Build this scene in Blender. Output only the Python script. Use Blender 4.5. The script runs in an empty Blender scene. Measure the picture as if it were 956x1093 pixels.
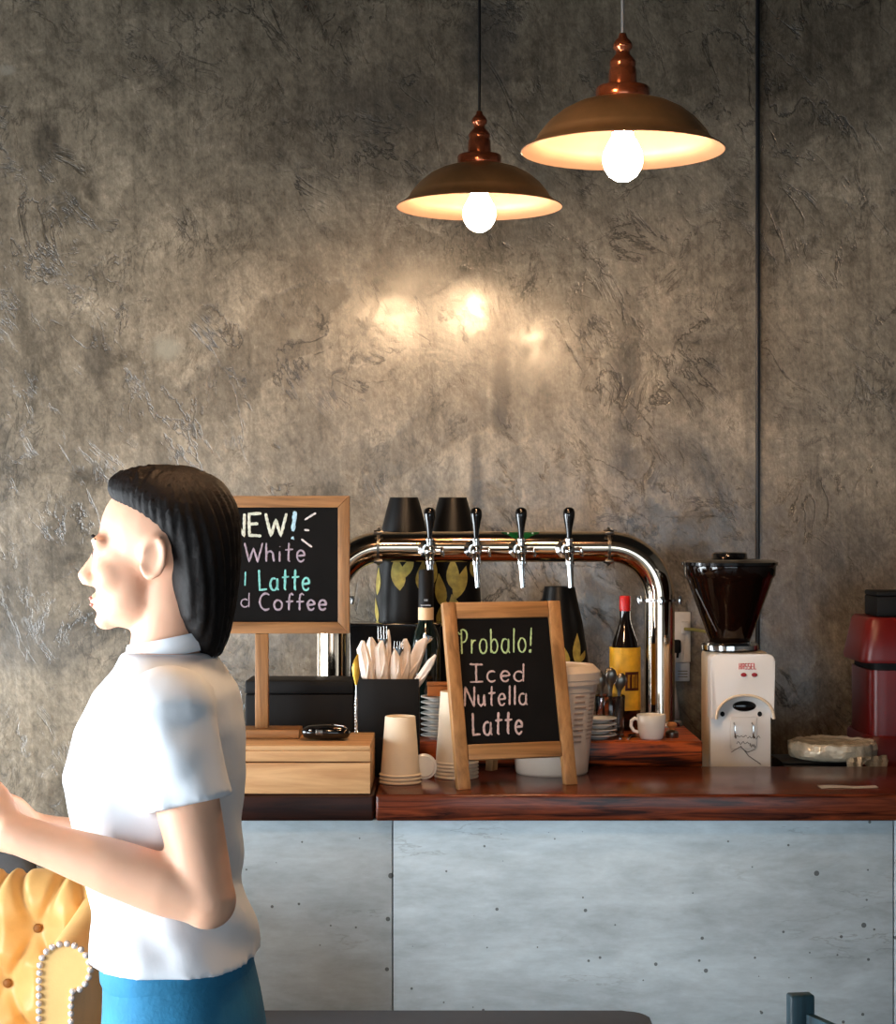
import bpy, bmesh, math, random
from mathutils import Vector, Matrix, Euler, noise as NZ
random.seed(7)
S = bpy.context.scene
COL = S.collection
PI = math.pi
F = 1990.0            # focal length in pixels of the 956 x 1093 frame
HX, HY, EYE = 478.0, 556.0, 1.63

def W(px, py, Y):
    """point of the place seen at pixel (px, py) at distance Y"""
    return Vector(((px - HX) * Y / F, Y, EYE - (py - HY) * Y / F))
def WX(px, Y): return (px - HX) * Y / F
def WZ(py, Y): return EYE - (py - HY) * Y / F

# ------------------------------------------------------------------ materials
def lin(c):
    f = lambda v: v / 12.92 if v <= .04045 else ((v + .055) / 1.055) ** 2.4
    return tuple(f(v / 255.0) for v in c) + (1.0,)

class NT:
    def __init__(self, name):
        self.m = bpy.data.materials.new(name); self.m.use_nodes = True
        self.t = self.m.node_tree; self.n = self.t.nodes
        self.b = self.n['Principled BSDF']
    def node(self, typ, **kw):
        x = self.n.new(typ)
        for k, v in kw.items():
            if k in x.inputs: x.inputs[k].default_value = v
            else: setattr(x, k, v)
        return x
    def link(self, a, b): self.t.links.new(a, b)
    def coords(self, scale=(1, 1, 1), rot=(0, 0, 0), loc=(0, 0, 0)):
        tc = self.node('ShaderNodeTexCoord'); mp = self.node('ShaderNodeMapping')
        mp.inputs['Scale'].default_value = scale; mp.inputs['Rotation'].default_value = rot; mp.inputs['Location'].default_value = loc
        self.link(tc.outputs['Object'], mp.inputs['Vector']); return mp.outputs['Vector']
    def noise(self, vec, scale, detail=4, rough=.55, dist=0):
        x = self.node('ShaderNodeTexNoise', Scale=scale, Detail=detail, Roughness=rough, Distortion=dist)
        self.link(vec, x.inputs['Vector']); return x.outputs['Fac']
    def ramp(self, fac, stops, interp='LINEAR'):
        x = self.node('ShaderNodeValToRGB'); x.color_ramp.interpolation = interp
        e = x.color_ramp.elements
        while len(e) < len(stops): e.new(.5)
        for i, (p, c) in enumerate(stops):
            e[i].position = p; e[i].color = c if len(c) == 4 else tuple(c) + (1,)
        self.link(fac, x.inputs['Fac']); return x.outputs['Color']
    def mix(self, fac, a, b, mode='MIX'):
        x = self.node('ShaderNodeMix', data_type='RGBA', blend_type=mode)
        for s, v in ((x.inputs[0], fac), (x.inputs[6], a), (x.inputs[7], b)):
            if isinstance(v, (int, float)): s.default_value = v
            elif isinstance(v, tuple): s.default_value = v
            else: self.link(v, s)
        return x.outputs[2]
    def math(self, op, a, b=0.0, clamp=False):
        x = self.node('ShaderNodeMath', operation=op, use_clamp=clamp)
        for s, v in ((x.inputs[0], a), (x.inputs[1], b)):
            if isinstance(v, (int, float)): s.default_value = v
            else: self.link(v, s)
        return x.outputs[0]
    def bump(self, h, strength=.3, dist=.01):
        x = self.node('ShaderNodeBump', Strength=strength, Distance=dist)
        self.link(h, x.inputs['Height']); self.link(x.outputs['Normal'], self.b.inputs['Normal']); return x

def g(v): return (v, v, v, 1)

def mat(name, col, rough=.5, metal=0.0, var=.12, vs=18, bump=0.0, bs=60, spec=.5, coat=0.0, trans=0.0, ior=1.45, sss=0.0, emit=None, es=0.0, aniso=None):
    t = NT(name); c = lin(col); b = t.b
    v = t.coords()
    n = t.noise(v, vs)
    d = tuple(x * (1 - var) for x in c[:3]) + (1,); h = tuple(min(1, x * (1 + var)) for x in c[:3]) + (1,)
    t.link(t.ramp(n, [(.3, d), (.7, h)]), b.inputs['Base Color'])
    b.inputs['Roughness'].default_value = rough; b.inputs['Metallic'].default_value = metal
    b.inputs['Specular IOR Level'].default_value = spec; b.inputs['Coat Weight'].default_value = coat
    b.inputs['Transmission Weight'].default_value = trans; b.inputs['IOR'].default_value = ior
    b.inputs['Coat Roughness'].default_value = .1
    if sss:
        b.inputs['Subsurface Weight'].default_value = sss; b.inputs['Subsurface Radius'].default_value = (.02, .008, .005)
    if bump: t.bump(t.noise(v, bs, 5), bump, .004)
    if emit: b.inputs['Emission Color'].default_value = lin(emit); b.inputs['Emission Strength'].default_value = es
    return t.m

def wood(name, c1, c2, axis=0, k=1.0, rough=.45, coat=0.0, bump=.08, spec=.5, con=.10):
    t = NT(name); sc = [26 * k, 26 * k, 26 * k]; sc[axis] = 1.6 * k
    v = t.coords(tuple(sc)); n = t.noise(v, 1.0, 6, .6, 1.2)
    v2 = t.coords(tuple(x * 4 for x in sc)); n2 = t.noise(v2, 1.0, 3, .6)
    m = t.math('ADD', t.math('MULTIPLY', n, .8), t.math('MULTIPLY', n2, .2))
    mid = tuple((a + b) / 2 for a, b in zip(lin(c1), lin(c2)))
    t.link(t.ramp(m, [(.5 - con, lin(c1)), (.5, mid), (.5 + con, lin(c2))]), t.b.inputs['Base Color'])
    t.b.inputs['Roughness'].default_value = rough; t.b.inputs['Coat Weight'].default_value = coat; t.b.inputs['Coat Roughness'].default_value = .12; t.b.inputs['Specular IOR Level'].default_value = spec
    if bump: t.bump(m, bump, .003)
    return t.m

def plaster():
    t = NT('trowelled_plaster'); v = t.coords(); b = t.b
    def turned(rot, scale, loc=(0, 0, 0)):
        a = t.coords((1, 1, 1), (0, rot, 0), loc)
        mp = t.node('ShaderNodeMapping'); mp.inputs['Scale'].default_value = scale; t.link(a, mp.inputs['Vector']); return mp.outputs['Vector']
    big = t.noise(v, 1.0, 4, .55, .5); med = t.noise(v, 3.4, 8, .66, 1.1); fine = t.noise(v, 34, 6, .72, .4)
    base = t.ramp(big, [(.3, lin((112, 101, 87))), (.5, lin((138, 125, 107))), (.7, lin((156, 142, 122)))])
    col = t.mix(1.0, base, t.ramp(med, [(.30, g(.36)), (.42, g(.78)), (.56, g(1.0)), (.72, g(1.32))]), 'MULTIPLY')
    col = t.mix(1.0, col, t.ramp(fine, [(.32, g(.66)), (.55, g(1.0)), (.75, g(1.26))]), 'MULTIPLY')
    # overlapping trowel passes: soft edged plates of slightly different tone
    nz = t.node('ShaderNodeTexNoise', Scale=3.0, Detail=6.0, Roughness=.65); t.link(v, nz.inputs['Vector'])
    ad = t.node('ShaderNodeMix', data_type='VECTOR'); ad.inputs[0].default_value = .3; t.link(turned(.7, (1, 1, 2.0)), ad.inputs[4]); t.link(nz.outputs['Color'], ad.inputs[5])
    vo = t.node('ShaderNodeTexVoronoi', feature='SMOOTH_F1', Scale=3.6); vo.inputs['Smoothness'].default_value = .15; t.link(ad.outputs[1], vo.inputs['Vector'])
    sp_ = t.node('ShaderNodeSeparateColor'); t.link(vo.outputs['Color'], sp_.inputs[0]); plate = sp_.outputs[0]
    col = t.mix(1.0, col, t.ramp(plate, [(.1, g(.78)), (.9, g(1.2))]), 'MULTIPLY')
    # short torn crevices
    def tear(rot, sc, w, lo, hi, loc):
        n1 = t.noise(turned(rot, sc, loc), 1.0, 7, .62, .7)
        d = t.math('ABSOLUTE', t.math('SUBTRACT', n1, .5))
        line = t.ramp(d, [(0.0, g(1)), (w, g(0))])
        mk = t.ramp(t.noise(t.coords((1, 1, 1), (0, 0, 0), loc), 3.1, 5, .65, .3), [(lo, g(0)), (hi, g(1))])
        return t.math('MULTIPLY', line, mk)
    cr = t.math('MAXIMUM', tear(.55, (7, 7, 3.2), .018, .50, .60, (2, 0, 5)), tear(-.5, (9, 9, 4.5), .022, .55, .64, (7, 3, 1)))
    cr = t.math('MAXIMUM', cr, tear(1.1, (12, 12, 6), .022, .56, .64, (4, 8, 3)))
    col = t.mix(t.math('MULTIPLY', cr, .75), col, lin((34, 30, 26)))
    st = t.noise(turned(.62, (22, 3, 2.6)), 1.0, 5, .65, .9)       # diagonal strokes
    ver = t.noise(turned(.04, (30, 3, 1.8)), 1.0, 5, .62, .5)      # vertical strokes
    col = t.mix(1.0, col, t.ramp(st, [(.32, g(.80)), (.5, g(1)), (.7, g(1.14))]), 'MULTIPLY')
    col = t.mix(1.0, col, t.ramp(ver, [(.32, g(.76)), (.5, g(1)), (.72, g(1.16))]), 'MULTIPLY')
    mic = t.noise(turned(.2, (150, 60, 70)), 1.0, 4, .7, .3)
    col = t.mix(1.0, col, t.ramp(mic, [(.3, g(.72)), (.55, g(1)), (.75, g(1.25))]), 'MULTIPLY')
    cr2 = tear(-.2, (20, 20, 9), .03, .50, .60, (1, 6, 9))
    col = t.mix(t.math('MULTIPLY', cr2, .55), col, lin((38, 34, 29)))
    tc = t.node('ShaderNodeTexCoord')
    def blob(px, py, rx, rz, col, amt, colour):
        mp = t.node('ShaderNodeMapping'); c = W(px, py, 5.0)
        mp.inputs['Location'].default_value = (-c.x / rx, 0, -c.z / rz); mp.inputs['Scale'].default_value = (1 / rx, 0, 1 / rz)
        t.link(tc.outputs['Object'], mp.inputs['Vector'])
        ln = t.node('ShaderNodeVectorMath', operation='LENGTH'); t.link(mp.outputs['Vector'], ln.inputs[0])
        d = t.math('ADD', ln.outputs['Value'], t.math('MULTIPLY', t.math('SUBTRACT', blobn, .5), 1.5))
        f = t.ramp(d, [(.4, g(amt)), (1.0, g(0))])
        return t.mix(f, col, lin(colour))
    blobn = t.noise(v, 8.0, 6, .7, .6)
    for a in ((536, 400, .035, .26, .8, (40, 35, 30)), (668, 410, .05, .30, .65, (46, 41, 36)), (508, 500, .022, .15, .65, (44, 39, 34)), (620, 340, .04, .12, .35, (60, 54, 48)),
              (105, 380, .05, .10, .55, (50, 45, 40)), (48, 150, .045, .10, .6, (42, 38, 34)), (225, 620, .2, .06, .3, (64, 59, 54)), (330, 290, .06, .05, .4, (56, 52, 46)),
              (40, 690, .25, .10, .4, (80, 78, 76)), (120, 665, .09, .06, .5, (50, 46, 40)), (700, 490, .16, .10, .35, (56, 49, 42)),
              (400, 110, .24, .13, .4, (50, 48, 45)), (520, 50, .10, .2, .55, (34, 37, 43)),  # second patch: bluish shadow near the wall top painted into the plaster colour
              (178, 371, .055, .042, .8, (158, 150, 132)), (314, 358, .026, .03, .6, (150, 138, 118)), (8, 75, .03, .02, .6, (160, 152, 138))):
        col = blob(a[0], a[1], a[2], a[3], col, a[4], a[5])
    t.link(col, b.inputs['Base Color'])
    t.link(t.math('ADD', t.math('MULTIPLY', med, .16), t.math('ADD', .10, t.math('MULTIPLY', fine, .12))), b.inputs['Roughness'])
    b.inputs['Specular IOR Level'].default_value = .5
    t.link(t.ramp(t.noise(v, 14, 6, .7, .8), [(.36, g(.1)), (.6, g(1.0))]), b.inputs['Coat Weight'])
    t.link(t.math('ADD', t.math('MULTIPLY', fine, .16), .08), b.inputs['Coat Roughness'])
    h = t.math('ADD', t.math('MULTIPLY', med, .5), t.math('MULTIPLY', fine, .10))
    h = t.math('ADD', h, t.math('MULTIPLY', st, .09)); h = t.math('ADD', h, t.math('MULTIPLY', ver, .12)); h = t.math('ADD', h, t.math('MULTIPLY', plate, .15))
    h = t.math('SUBTRACT', h, t.math('MULTIPLY', cr, .35)); h = t.math('ADD', h, t.math('MULTIPLY', mic, .03))
    t.bump(h, .30, .02)
    return t.m

def concrete():
    t = NT('concrete_panel'); v = t.coords((1, 1, 1), (PI / 2, 0, 0))
    a = t.noise(t.coords((5, 5, 16)), 1.0, 8, .68, .2); bgn = t.noise(t.coords((2, 2, 4)), 1.0, 4, .55); f = t.noise(t.coords((24, 24, 90)), 1.0, 4, .7)
    col = t.ramp(a, [(.28, lin((156, 168, 174))), (.5, lin((180, 194, 201))), (.7, lin((198, 212, 219)))])
    col = t.mix(1.0, col, t.ramp(bgn, [(.3, g(.90)), (.7, g(1.05))]), 'MULTIPLY')
    col = t.mix(1.0, col, t.ramp(f, [(.3, g(.92)), (.7, g(1.05))]), 'MULTIPLY')
    def pits(sc, th, rmax, loc):
        vo = t.node('ShaderNodeTexVoronoi', feature='F1', Scale=sc, voronoi_dimensions='2D'); t.link(t.coords((1, 1, 1), (PI / 2, 0, 0), loc), vo.inputs['Vector'])
        sel = t.node('ShaderNodeSeparateColor'); t.link(vo.outputs['Color'], sel.inputs[0])
        r = t.math('MULTIPLY', t.math('GREATER_THAN', sel.outputs[0], th), t.math('MULTIPLY', sel.outputs[1], rmax))
        return t.math('LESS_THAN', vo.outputs['Distance'], r)
    pit = t.math('MAXIMUM', pits(9.0, .55, .055, (0, 0, 0)), pits(17.0, .7, .06, (3, 5, 2)))
    scuff = t.ramp(t.math('ABSOLUTE', t.math('SUBTRACT', t.noise(t.coords((3, 3, 14), (0, 0, 0), (5, 0, 2)), 1.0, 6, .6), .5)), [(0, g(1)), (.012, g(0))])
    scm = t.ramp(t.noise(t.coords((2, 2, 3), (0, 0, 0), (9, 0, 0)), 1.0, 3), [(.56, g(0)), (.64, g(1))])
    col = t.mix(t.math('MULTIPLY', t.math('MULTIPLY', scuff, scm), .4), col, lin((96, 98, 98)))
    col = t.mix(t.math('MULTIPLY', pit, .8), col, lin((48, 50, 50)))
    t.link(col, t.b.inputs['Base Color']); t.b.inputs['Roughness'].default_value = .6
    t.bump(t.math('SUBTRACT', t.math('MULTIPLY', a, .2), pit), .1, .004)
    return t.m

M = {}
M['plaster'] = plaster(); M['concrete'] = concrete()
M['whitewall'] = mat('painted_wall', (84, 82, 80), .8, bump=.1)
M['ceiling'] = mat('dark_ceiling', (30, 30, 32), .9)
M['floor'] = mat('polished_concrete_floor', (74, 71, 68), .35, var=.2, vs=3, bump=.05)
M['counterwood'] = wood('varnished_red_wood', (34, 12, 7), (110, 51, 28), 0, 2.6, .2, 0, spec=.25, con=.13)
M['counterdark'] = wood('dark_and_shaded_wood', (22, 10, 7), (52, 25, 15), 0, .8, .35, 0, spec=.2)
M['plankwood'] = wood('striped_plank_wood', (30, 9, 4), (180, 84, 32), 0, 1.5, .3, 0, spec=.3, con=.07)
M['pine_x'] = wood('pine_along_x', (186, 138, 90), (220, 176, 126), 0, .9, .5)
M['pine_z'] = wood('pine_along_z', (176, 130, 84), (212, 168, 116), 2, .9, .5)
M['oak_x'] = wood('honey_wood_along_x', (122, 84, 46), (172, 124, 76), 0, 1.1, .42)
M['oak_z'] = wood('honey_wood_along_z', (122, 84, 46), (172, 124, 76), 2, 1.1, .42)
M['chalkboard'] = mat('black_chalkboard', (12, 11, 11), .7, var=.35, vs=14, spec=.15)
M['chrome'] = mat('polished_steel', (222, 202, 178), .10, 1.0, .04)
M['chromeb'] = mat('bright_chrome', (225, 224, 222), .12, 1.0, .04)
M['steel_d'] = mat('dark_steel', (120, 114, 106), .28, 1.0, .1)
M['black'] = mat('matte_black', (11, 10, 10), .6, var=.2, spec=.25)
M['blackgloss'] = mat('gloss_black', (10, 9, 9), .14, var=.2, coat=.4)
M['blacksat'] = mat('satin_black', (13, 12, 12), .4, var=.25, spec=.35)
M['copper'] = mat('aged_copper', (236, 184, 130), .32, .92, .2, 9, .03, 30)
M['copperin'] = mat('copper_inside', (146, 116, 98), .5, .5, .08)
M['copperturn'] = mat('turned_copper', (164, 90, 58), .2, .8, .15, coat=.3)
M['bulb'] = mat('glowing_bulb', (255, 225, 190), .3, emit=(255, 212, 164), es=230.0, var=.01)
M['cordblack'] = mat('black_cord', (18, 18, 18), .5)
M['cordgrey'] = mat('grey_cord', (120, 122, 124), .4)
M['paper'] = mat('white_paper_cup', (232, 226, 216), .55, var=.03)
M['papertan'] = mat('tan_paper_cup', (230, 212, 186), .55, var=.05)
M['porcelain'] = mat('white_porcelain', (236, 233, 228), .18, var=.02, coat=.4)
M['tub'] = mat('off_white_plastic', (236, 216, 196), .4, var=.03)
M['tubprint'] = mat('pale_print', (208, 184, 164), .5, var=.1)
M['napkin'] = mat('napkin', (238, 220, 204), .85, var=.07, vs=60, bump=.3, bs=90)
M['kraft'] = mat('kraft_card', (176, 112, 62), .7)
M['gold'] = mat('gold_leaf', (206, 158, 56), .3, .55, .3, 40)
M['goldpale'] = mat('pale_gold', (240, 216, 122), .4, .05, .25, 60)
M['glassgreen'] = mat('dark_bottle_glass', (12, 22, 18), .05, var=.1, coat=.6)
M['glassdark'] = mat('brown_black_bottle', (16, 9, 7), .06, var=.1, coat=.6)
M['beige'] = mat('beige_neck_label', (222, 188, 148), .6)
M['redcap'] = mat('red_wax_cap', (186, 28, 26), .35)
M['yellowlabel'] = mat('yellow_label', (226, 170, 36), .5, var=.25, vs=30)
M['labeldark'] = mat('label_maroon', (96, 36, 16), .5)
M['glass'] = mat('clear_glass', (245, 248, 250), .02, var=.0, trans=1.0)
M['appliance'] = mat('white_appliance', (232, 226, 220), .28, var=.02, coat=.3)
M['applianceshade'] = mat('white_appliance_shaded', (224, 202, 172), .35, var=.03)  # darker warm copy of the white casing, shade put into its colour
M['hopper'] = mat('smoked_plastic', (70, 44, 32), .06, var=.05, trans=.92)
M['clearrim'] = mat('clear_plastic', (150, 140, 128), .08, var=.05, trans=.75)
M['beans'] = mat('coffee_beans', (60, 26, 14), .35, var=.6, vs=90, bump=.9, bs=110)
M['redtext'] = mat('red_lettering', (206, 36, 34), .5)
M['reddot'] = mat('red_button', (150, 18, 26), .3)
M['redmachine'] = mat('dark_red_enamel', (96, 12, 9), .35, var=.1)
M['foil'] = mat('crinkled_film', (196, 186, 166), .2, .25, .25, 30, .9, 70)
M['socket'] = mat('white_socket', (222, 214, 206), .4)
M['socketgrey'] = mat('pale_blue_label', (176, 184, 196), .5)
M['cablewhite'] = mat('white_cable', (228, 214, 206), .45)
M['cableyellow'] = mat('yellow_green_cable', (150, 138, 66), .45)
M['green'] = mat('green_badge', (22, 120, 62), .35)
M['leather'] = mat('mustard_leather', (228, 182, 114), .42, var=.12, vs=7, bump=.12, bs=140)
M['stud'] = mat('pearl_nailhead', (232, 220, 214), .2, .45, .05)
M['leatherdark'] = mat('leather_seam', (140, 88, 32), .6)
M['greyfab'] = mat('slate_fabric', (84, 88, 94), .85, bump=.3, bs=200)
M['tabledark'] = mat('slate_tabletop', (54, 64, 76), .7, var=.1)
M['teal'] = wood('dark_teal_wood', (18, 42, 52), (40, 78, 92), 2, 1.0, .4)
M['skin'] = mat('skin', (224, 172, 142), .5, var=.06, vs=12, sss=.12, bump=.04)
M['hair'] = mat('black_hair', (17, 13, 12), .6, var=.4, vs=40, bump=.5, bs=60, spec=.2)
M['shirt'] = mat('white_cotton', (226, 230, 236), .85, var=.03, vs=8, bump=.25, bs=26)
M['jeans'] = mat('blue_denim', (38, 112, 150), .85, var=.22, vs=10, bump=.3, bs=120)
M['eye'] = mat('eye_white', (230, 226, 222), .15)
M['iris'] = mat('brown_iris', (46, 28, 18), .1)
M['lip'] = mat('lips', (196, 128, 112), .45)
M['shoe'] = mat('white_trainer', (220, 220, 218), .5)
M['frame'] = mat('black_window_frame', (30, 31, 34), .35)
M['chalkw'] = mat('white_chalk', (214, 206, 206), .95, var=.25, vs=160)
M['chalkp'] = mat('pink_white_chalk', (196, 170, 166), .95, var=.25, vs=160)
M['chalkc'] = mat('cream_chalk', (206, 210, 196), .95, var=.25, vs=160)
M['chalkb'] = mat('pale_blue_chalk', (170, 206, 226), .95, var=.2, vs=160)
M['chalkt'] = mat('turquoise_chalk', (132, 206, 202), .95, var=.25, vs=160)
M['chalkl'] = mat('lilac_chalk', (166, 152, 166), .95, var=.25, vs=160)
M['chalkg'] = mat('green_chalk', (182, 204, 146), .95, var=.25, vs=160)

# ------------------------------------------------------------------ mesh helpers
def nb(): return bmesh.new()

def box(bm, x0, x1, y0, y1, z0, z1, bev=0.0, seg=2, m=None):
    r = bmesh.ops.create_cube(bm, size=1.0)
    vs = r['verts']
    T = Matrix.Translation(((x0 + x1) / 2, (y0 + y1) / 2, (z0 + z1) / 2)) @ Matrix.Diagonal((abs(x1 - x0), abs(y1 - y0), abs(z1 - z0), 1))
    bmesh.ops.transform(bm, matrix=T, verts=vs)
    if bev:
        es = list({e for v in vs for e in v.link_edges})
        rr = bmesh.ops.bevel(bm, geom=es, offset=bev, segments=seg, profile=.5, affect='EDGES')
        vs = list({v for f in rr['faces'] for v in f.verts} | {v for v in vs if v.is_valid})
    if m is not None: bmesh.ops.transform(bm, matrix=m, verts=[v for v in vs if v.is_valid])
    return vs

def lathe(bm, prof, seg=32, c=(0, 0, 0), closed=False, m=None):
    """prof: (r, z) from bottom up; r==0 ends are closed to a point"""
    rings = []; allv = []
    for r, z in prof:
        if r <= 1e-7:
            v = bm.verts.new((c[0], c[1], c[2] + z)); rings.append([v]); allv.append(v)
        else:
            ring = [bm.verts.new((c[0] + r * math.cos(2 * PI * i / seg), c[1] + r * math.sin(2 * PI * i / seg), c[2] + z)) for i in range(seg)]
            rings.append(ring); allv += ring
    pairs = list(zip(rings[:-1], rings[1:]))
    if closed: pairs.append((rings[-1], rings[0]))
    for a, b in pairs:
        if len(a) == 1 and len(b) == 1: continue
        for i in range(seg):
            j = (i + 1) % seg
            if len(a) == 1: bm.faces.new((a[0], b[j], b[i]))
            elif len(b) == 1: bm.faces.new((a[i], a[j], b[0]))
            else: bm.faces.new((a[i], a[j], b[j], b[i]))
    if m is not None: bmesh.ops.transform(bm, matrix=m, verts=allv)
    return allv

def tube(bm, pts, rad, seg=12, up=None, caps=True, closed=False):
    pts = [Vector(p) for p in pts]; n = len(pts)
    if not isinstance(rad, (list, tuple)): rad = [rad] * n
    rings = []; side = None
    for i, p in enumerate(pts):
        if closed: t = (pts[(i + 1) % n] - pts[i - 1]).normalized()
        else: t = (pts[min(i + 1, n - 1)] - pts[max(i - 1, 0)]).normalized()
        if up is not None:
            u0 = Vector(up); s = t.cross(u0)
            if s.length < 1e-4: s = t.orthogonal()
            s.normalize()
        else:
            if side is None: s = t.orthogonal().normalized()
            else:
                s = side - t * side.dot(t)
                s = s.normalized() if s.length > 1e-6 else t.orthogonal().normalized()
        side = s; u = s.cross(t).normalized()
        ra, rb = rad[i] if isinstance(rad[i], (list, tuple)) else (rad[i], rad[i])
        rings.append([bm.verts.new(p + s * (ra * math.cos(2 * PI * k / seg)) + u * (rb * math.sin(2 * PI * k / seg))) for k in range(seg)])
    pr = list(zip(rings[:-1], rings[1:]))
    if closed: pr.append((rings[-1], rings[0]))
    for a, b in pr:
        for k in range(seg):
            j = (k + 1) % seg; bm.faces.new((a[k], a[j], b[j], b[k]))
    if caps and not closed:
        bm.faces.new(list(reversed(rings[0]))); bm.faces.new(rings[-1])
    return [v for r in rings for v in r]

def blob(bm, c, r, seg=20, rot=None):
    """ellipsoid"""
    R = bmesh.ops.create_uvsphere(bm, u_segments=seg, v_segments=max(8, seg * 2 // 3), radius=1.0)
    if isinstance(r, (int, float)): r = (r, r, r)
    m = Matrix.Translation(c) @ (Euler(rot).to_matrix().to_4x4() if rot else Matrix()) @ Matrix.Diagonal((r[0], r[1], r[2], 1))
    bmesh.ops.transform(bm, matrix=m, verts=R['verts']); return R['verts']

def loft(bm, rings, seg=32, power=2.0):
    """rings: (cx, cy, z, rx, ry)"""
    rr = []
    for cx, cy, z, rx, ry in rings:
        ring = []
        for k in range(seg):
            a = 2 * PI * k / seg; ca, sa = math.cos(a), math.sin(a)
            ring.append(bm.verts.new((cx + rx * math.copysign(abs(ca) ** (2 / power), ca), cy + ry * math.copysign(abs(sa) ** (2 / power), sa), z)))
        rr.append(ring)
    for a, b in zip(rr[:-1], rr[1:]):
        for k in range(seg):
            j = (k + 1) % seg; bm.faces.new((a[k], a[j], b[j], b[k]))
    bm.faces.new(list(reversed(rr[0]))); bm.faces.new(rr[-1])
    return [v for r in rr for v in r]

def prism(bm, poly, y0, y1, bev=0.0):
    """polygon in x,z extruded along y (y0 front, y1 back)"""
    a = [bm.verts.new((x, y0, z)) for x, z in poly]; b = [bm.verts.new((x, y1, z)) for x, z in poly]
    n = len(poly)
    bm.faces.new(a); bm.faces.new(list(reversed(b)))
    fs = []
    for i in range(n):
        j = (i + 1) % n; fs.append(bm.faces.new((a[j], a[i], b[i], b[j])))
    if bev:
        es = [e for e in {e for v in a for e in v.link_edges} if e.verts[0] in a and e.verts[1] in a]
        bmesh.ops.bevel(bm, geom=es, offset=bev, segments=2, profile=.5, affect='EDGES')

def obj(name, bm, m, parent=None, smooth=40, loc=None):
    bmesh.ops.recalc_face_normals(bm, faces=bm.faces)
    me = bpy.data.meshes.new(name); bm.to_mesh(me); bm.free()
    if smooth:
        me.polygons.foreach_set('use_smooth', [True] * len(me.polygons)); me.set_sharp_from_angle(angle=math.radians(smooth))
    me.materials.append(M[m] if isinstance(m, str) else m)
    o = bpy.data.objects.new(name, me); COL.objects.link(o)
    if parent: o.parent = parent
    if loc: o.location = loc
    return o

def tag(o, label, cat, group=None, kind=None):
    o['label'] = label; o['category'] = cat
    if group: o['group'] = group
    if kind: o['kind'] = kind
    return o
def thing(name, label, cat, loc=(0, 0, 0), rz=0.0, group=None):
    o = bpy.data.objects.new(name, None); COL.objects.link(o); o.empty_display_size = .05
    o.location = loc; o.rotation_euler = (0, 0, rz)
    return tag(o, label, cat, group)
def struct(name, bm, m, smooth=0):
    o = obj(name, bm, m, None, smooth); o['kind'] = 'structure'; return o
def dup(root, loc=None, label=None, rot=None):
    r = root.copy(); COL.objects.link(r)
    if loc is not None: r.location = loc
    if rot is not None: r.rotation_euler = rot
    if label: r['label'] = label
    for ch in list(root.children):
        c = ch.copy(); COL.objects.link(c); c.parent = r
        for gch in ch.children:
            d = gch.copy(); COL.objects.link(d); d.parent = c
    return r

def remesh(o, voxel, smooth=4, factor=.5):
    md = o.modifiers.new('r', 'REMESH'); md.mode = 'VOXEL'; md.voxel_size = voxel; md.use_smooth_shade = True
    if smooth:
        ms = o.modifiers.new('s', 'SMOOTH'); ms.iterations = smooth; ms.factor = factor
    dg = bpy.context.evaluated_depsgraph_get(); dg.update()
    me = bpy.data.meshes.new_from_object(o.evaluated_get(dg)); old = o.data; mats = list(old.materials)
    o.modifiers.clear(); o.data = me
    if not me.materials:
        for x in mats: me.materials.append(x)
    me.polygons.foreach_set('use_smooth', [True] * len(me.polygons))
    return o

# ------------------------------------------------------------------ room
XL, XR, YF, YB, ZC = -2.4, 2.8, -2.2, 5.0, 3.5
bm = nb(); box(bm, XL - .2, XR + .2, YF - .2, YB + .2, -.1, 0); struct('floor', bm, 'floor')
bm = nb(); box(bm, XL - .2, XR + .2, YF - .2, YB + .2, ZC, ZC + .1); struct('ceiling', bm, 'ceiling')
bm = nb(); box(bm, XL - .2, XR + .2, YB, YB + .15, 0, ZC); struct('wall_back', bm, 'plaster')
bm = nb(); box(bm, XR, XR + .15, YF, YB, 0, ZC); struct('wall_right', bm, 'whitewall')
WY0, WY1, WZ0, WZ1 = .6, 4.6, .25, 1.85          # window in the wall on the left
bm = nb()
box(bm, XL - .15, XL, YF, WY0, 0, ZC); box(bm, XL - .15, XL, WY1, YB, 0, ZC)
box(bm, XL - .15, XL, WY0, WY1, 0, WZ0); box(bm, XL - .15, XL, WY0, WY1, WZ1, ZC); struct('wall_left', bm, 'whitewall')
FX0, FX1, FZ0, FZ1 = -1.9, 1.9, .2, 1.8
bm = nb()
box(bm, XL, FX0, YF - .15, YF, 0, ZC); box(bm, FX1, XR, YF - .15, YF, 0, ZC)
box(bm, FX0, FX1, YF - .15, YF, 0, FZ0); box(bm, FX0, FX1, YF - .15, YF, FZ1, ZC); struct('wall_front', bm, 'whitewall')
def window(name, axis, a0, a1, z0, z1, p):
    bm = nb()
    def b(u0, u1, w0, w1):
        if axis == 'y': box(bm, p - .10, p - .05, u0, u1, w0, w1)
        else: box(bm, u0, u1, p - .10, p - .05, w0, w1)
    b(a0, a1, z0, z0 + .06); b(a0, a1, z1 - .06, z1); b(a0, a0 + .06, z0 + .06, z1 - .06); b(a1 - .06, a1, z0 + .06, z1 - .06)
    for k in (1, 2):
        u = a0 + (a1 - a0) * k / 3; b(u - .025, u + .025, z0 + .06, z1 - .06)
    fr = struct(name, bm, 'frame')
    bm = nb()
    if axis == 'y': box(bm, p - .08, p - .074, a0 + .06, a1 - .06, z0 + .06, z1 - .06)
    else: box(bm, a0 + .06, a1 - .06, p - .08, p - .074, z0 + .06, z1 - .06)
    o = obj('pane', bm, 'glass', fr, 0)
window('window_1', 'y', WY0, WY1, WZ0, WZ1, XL)
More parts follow.
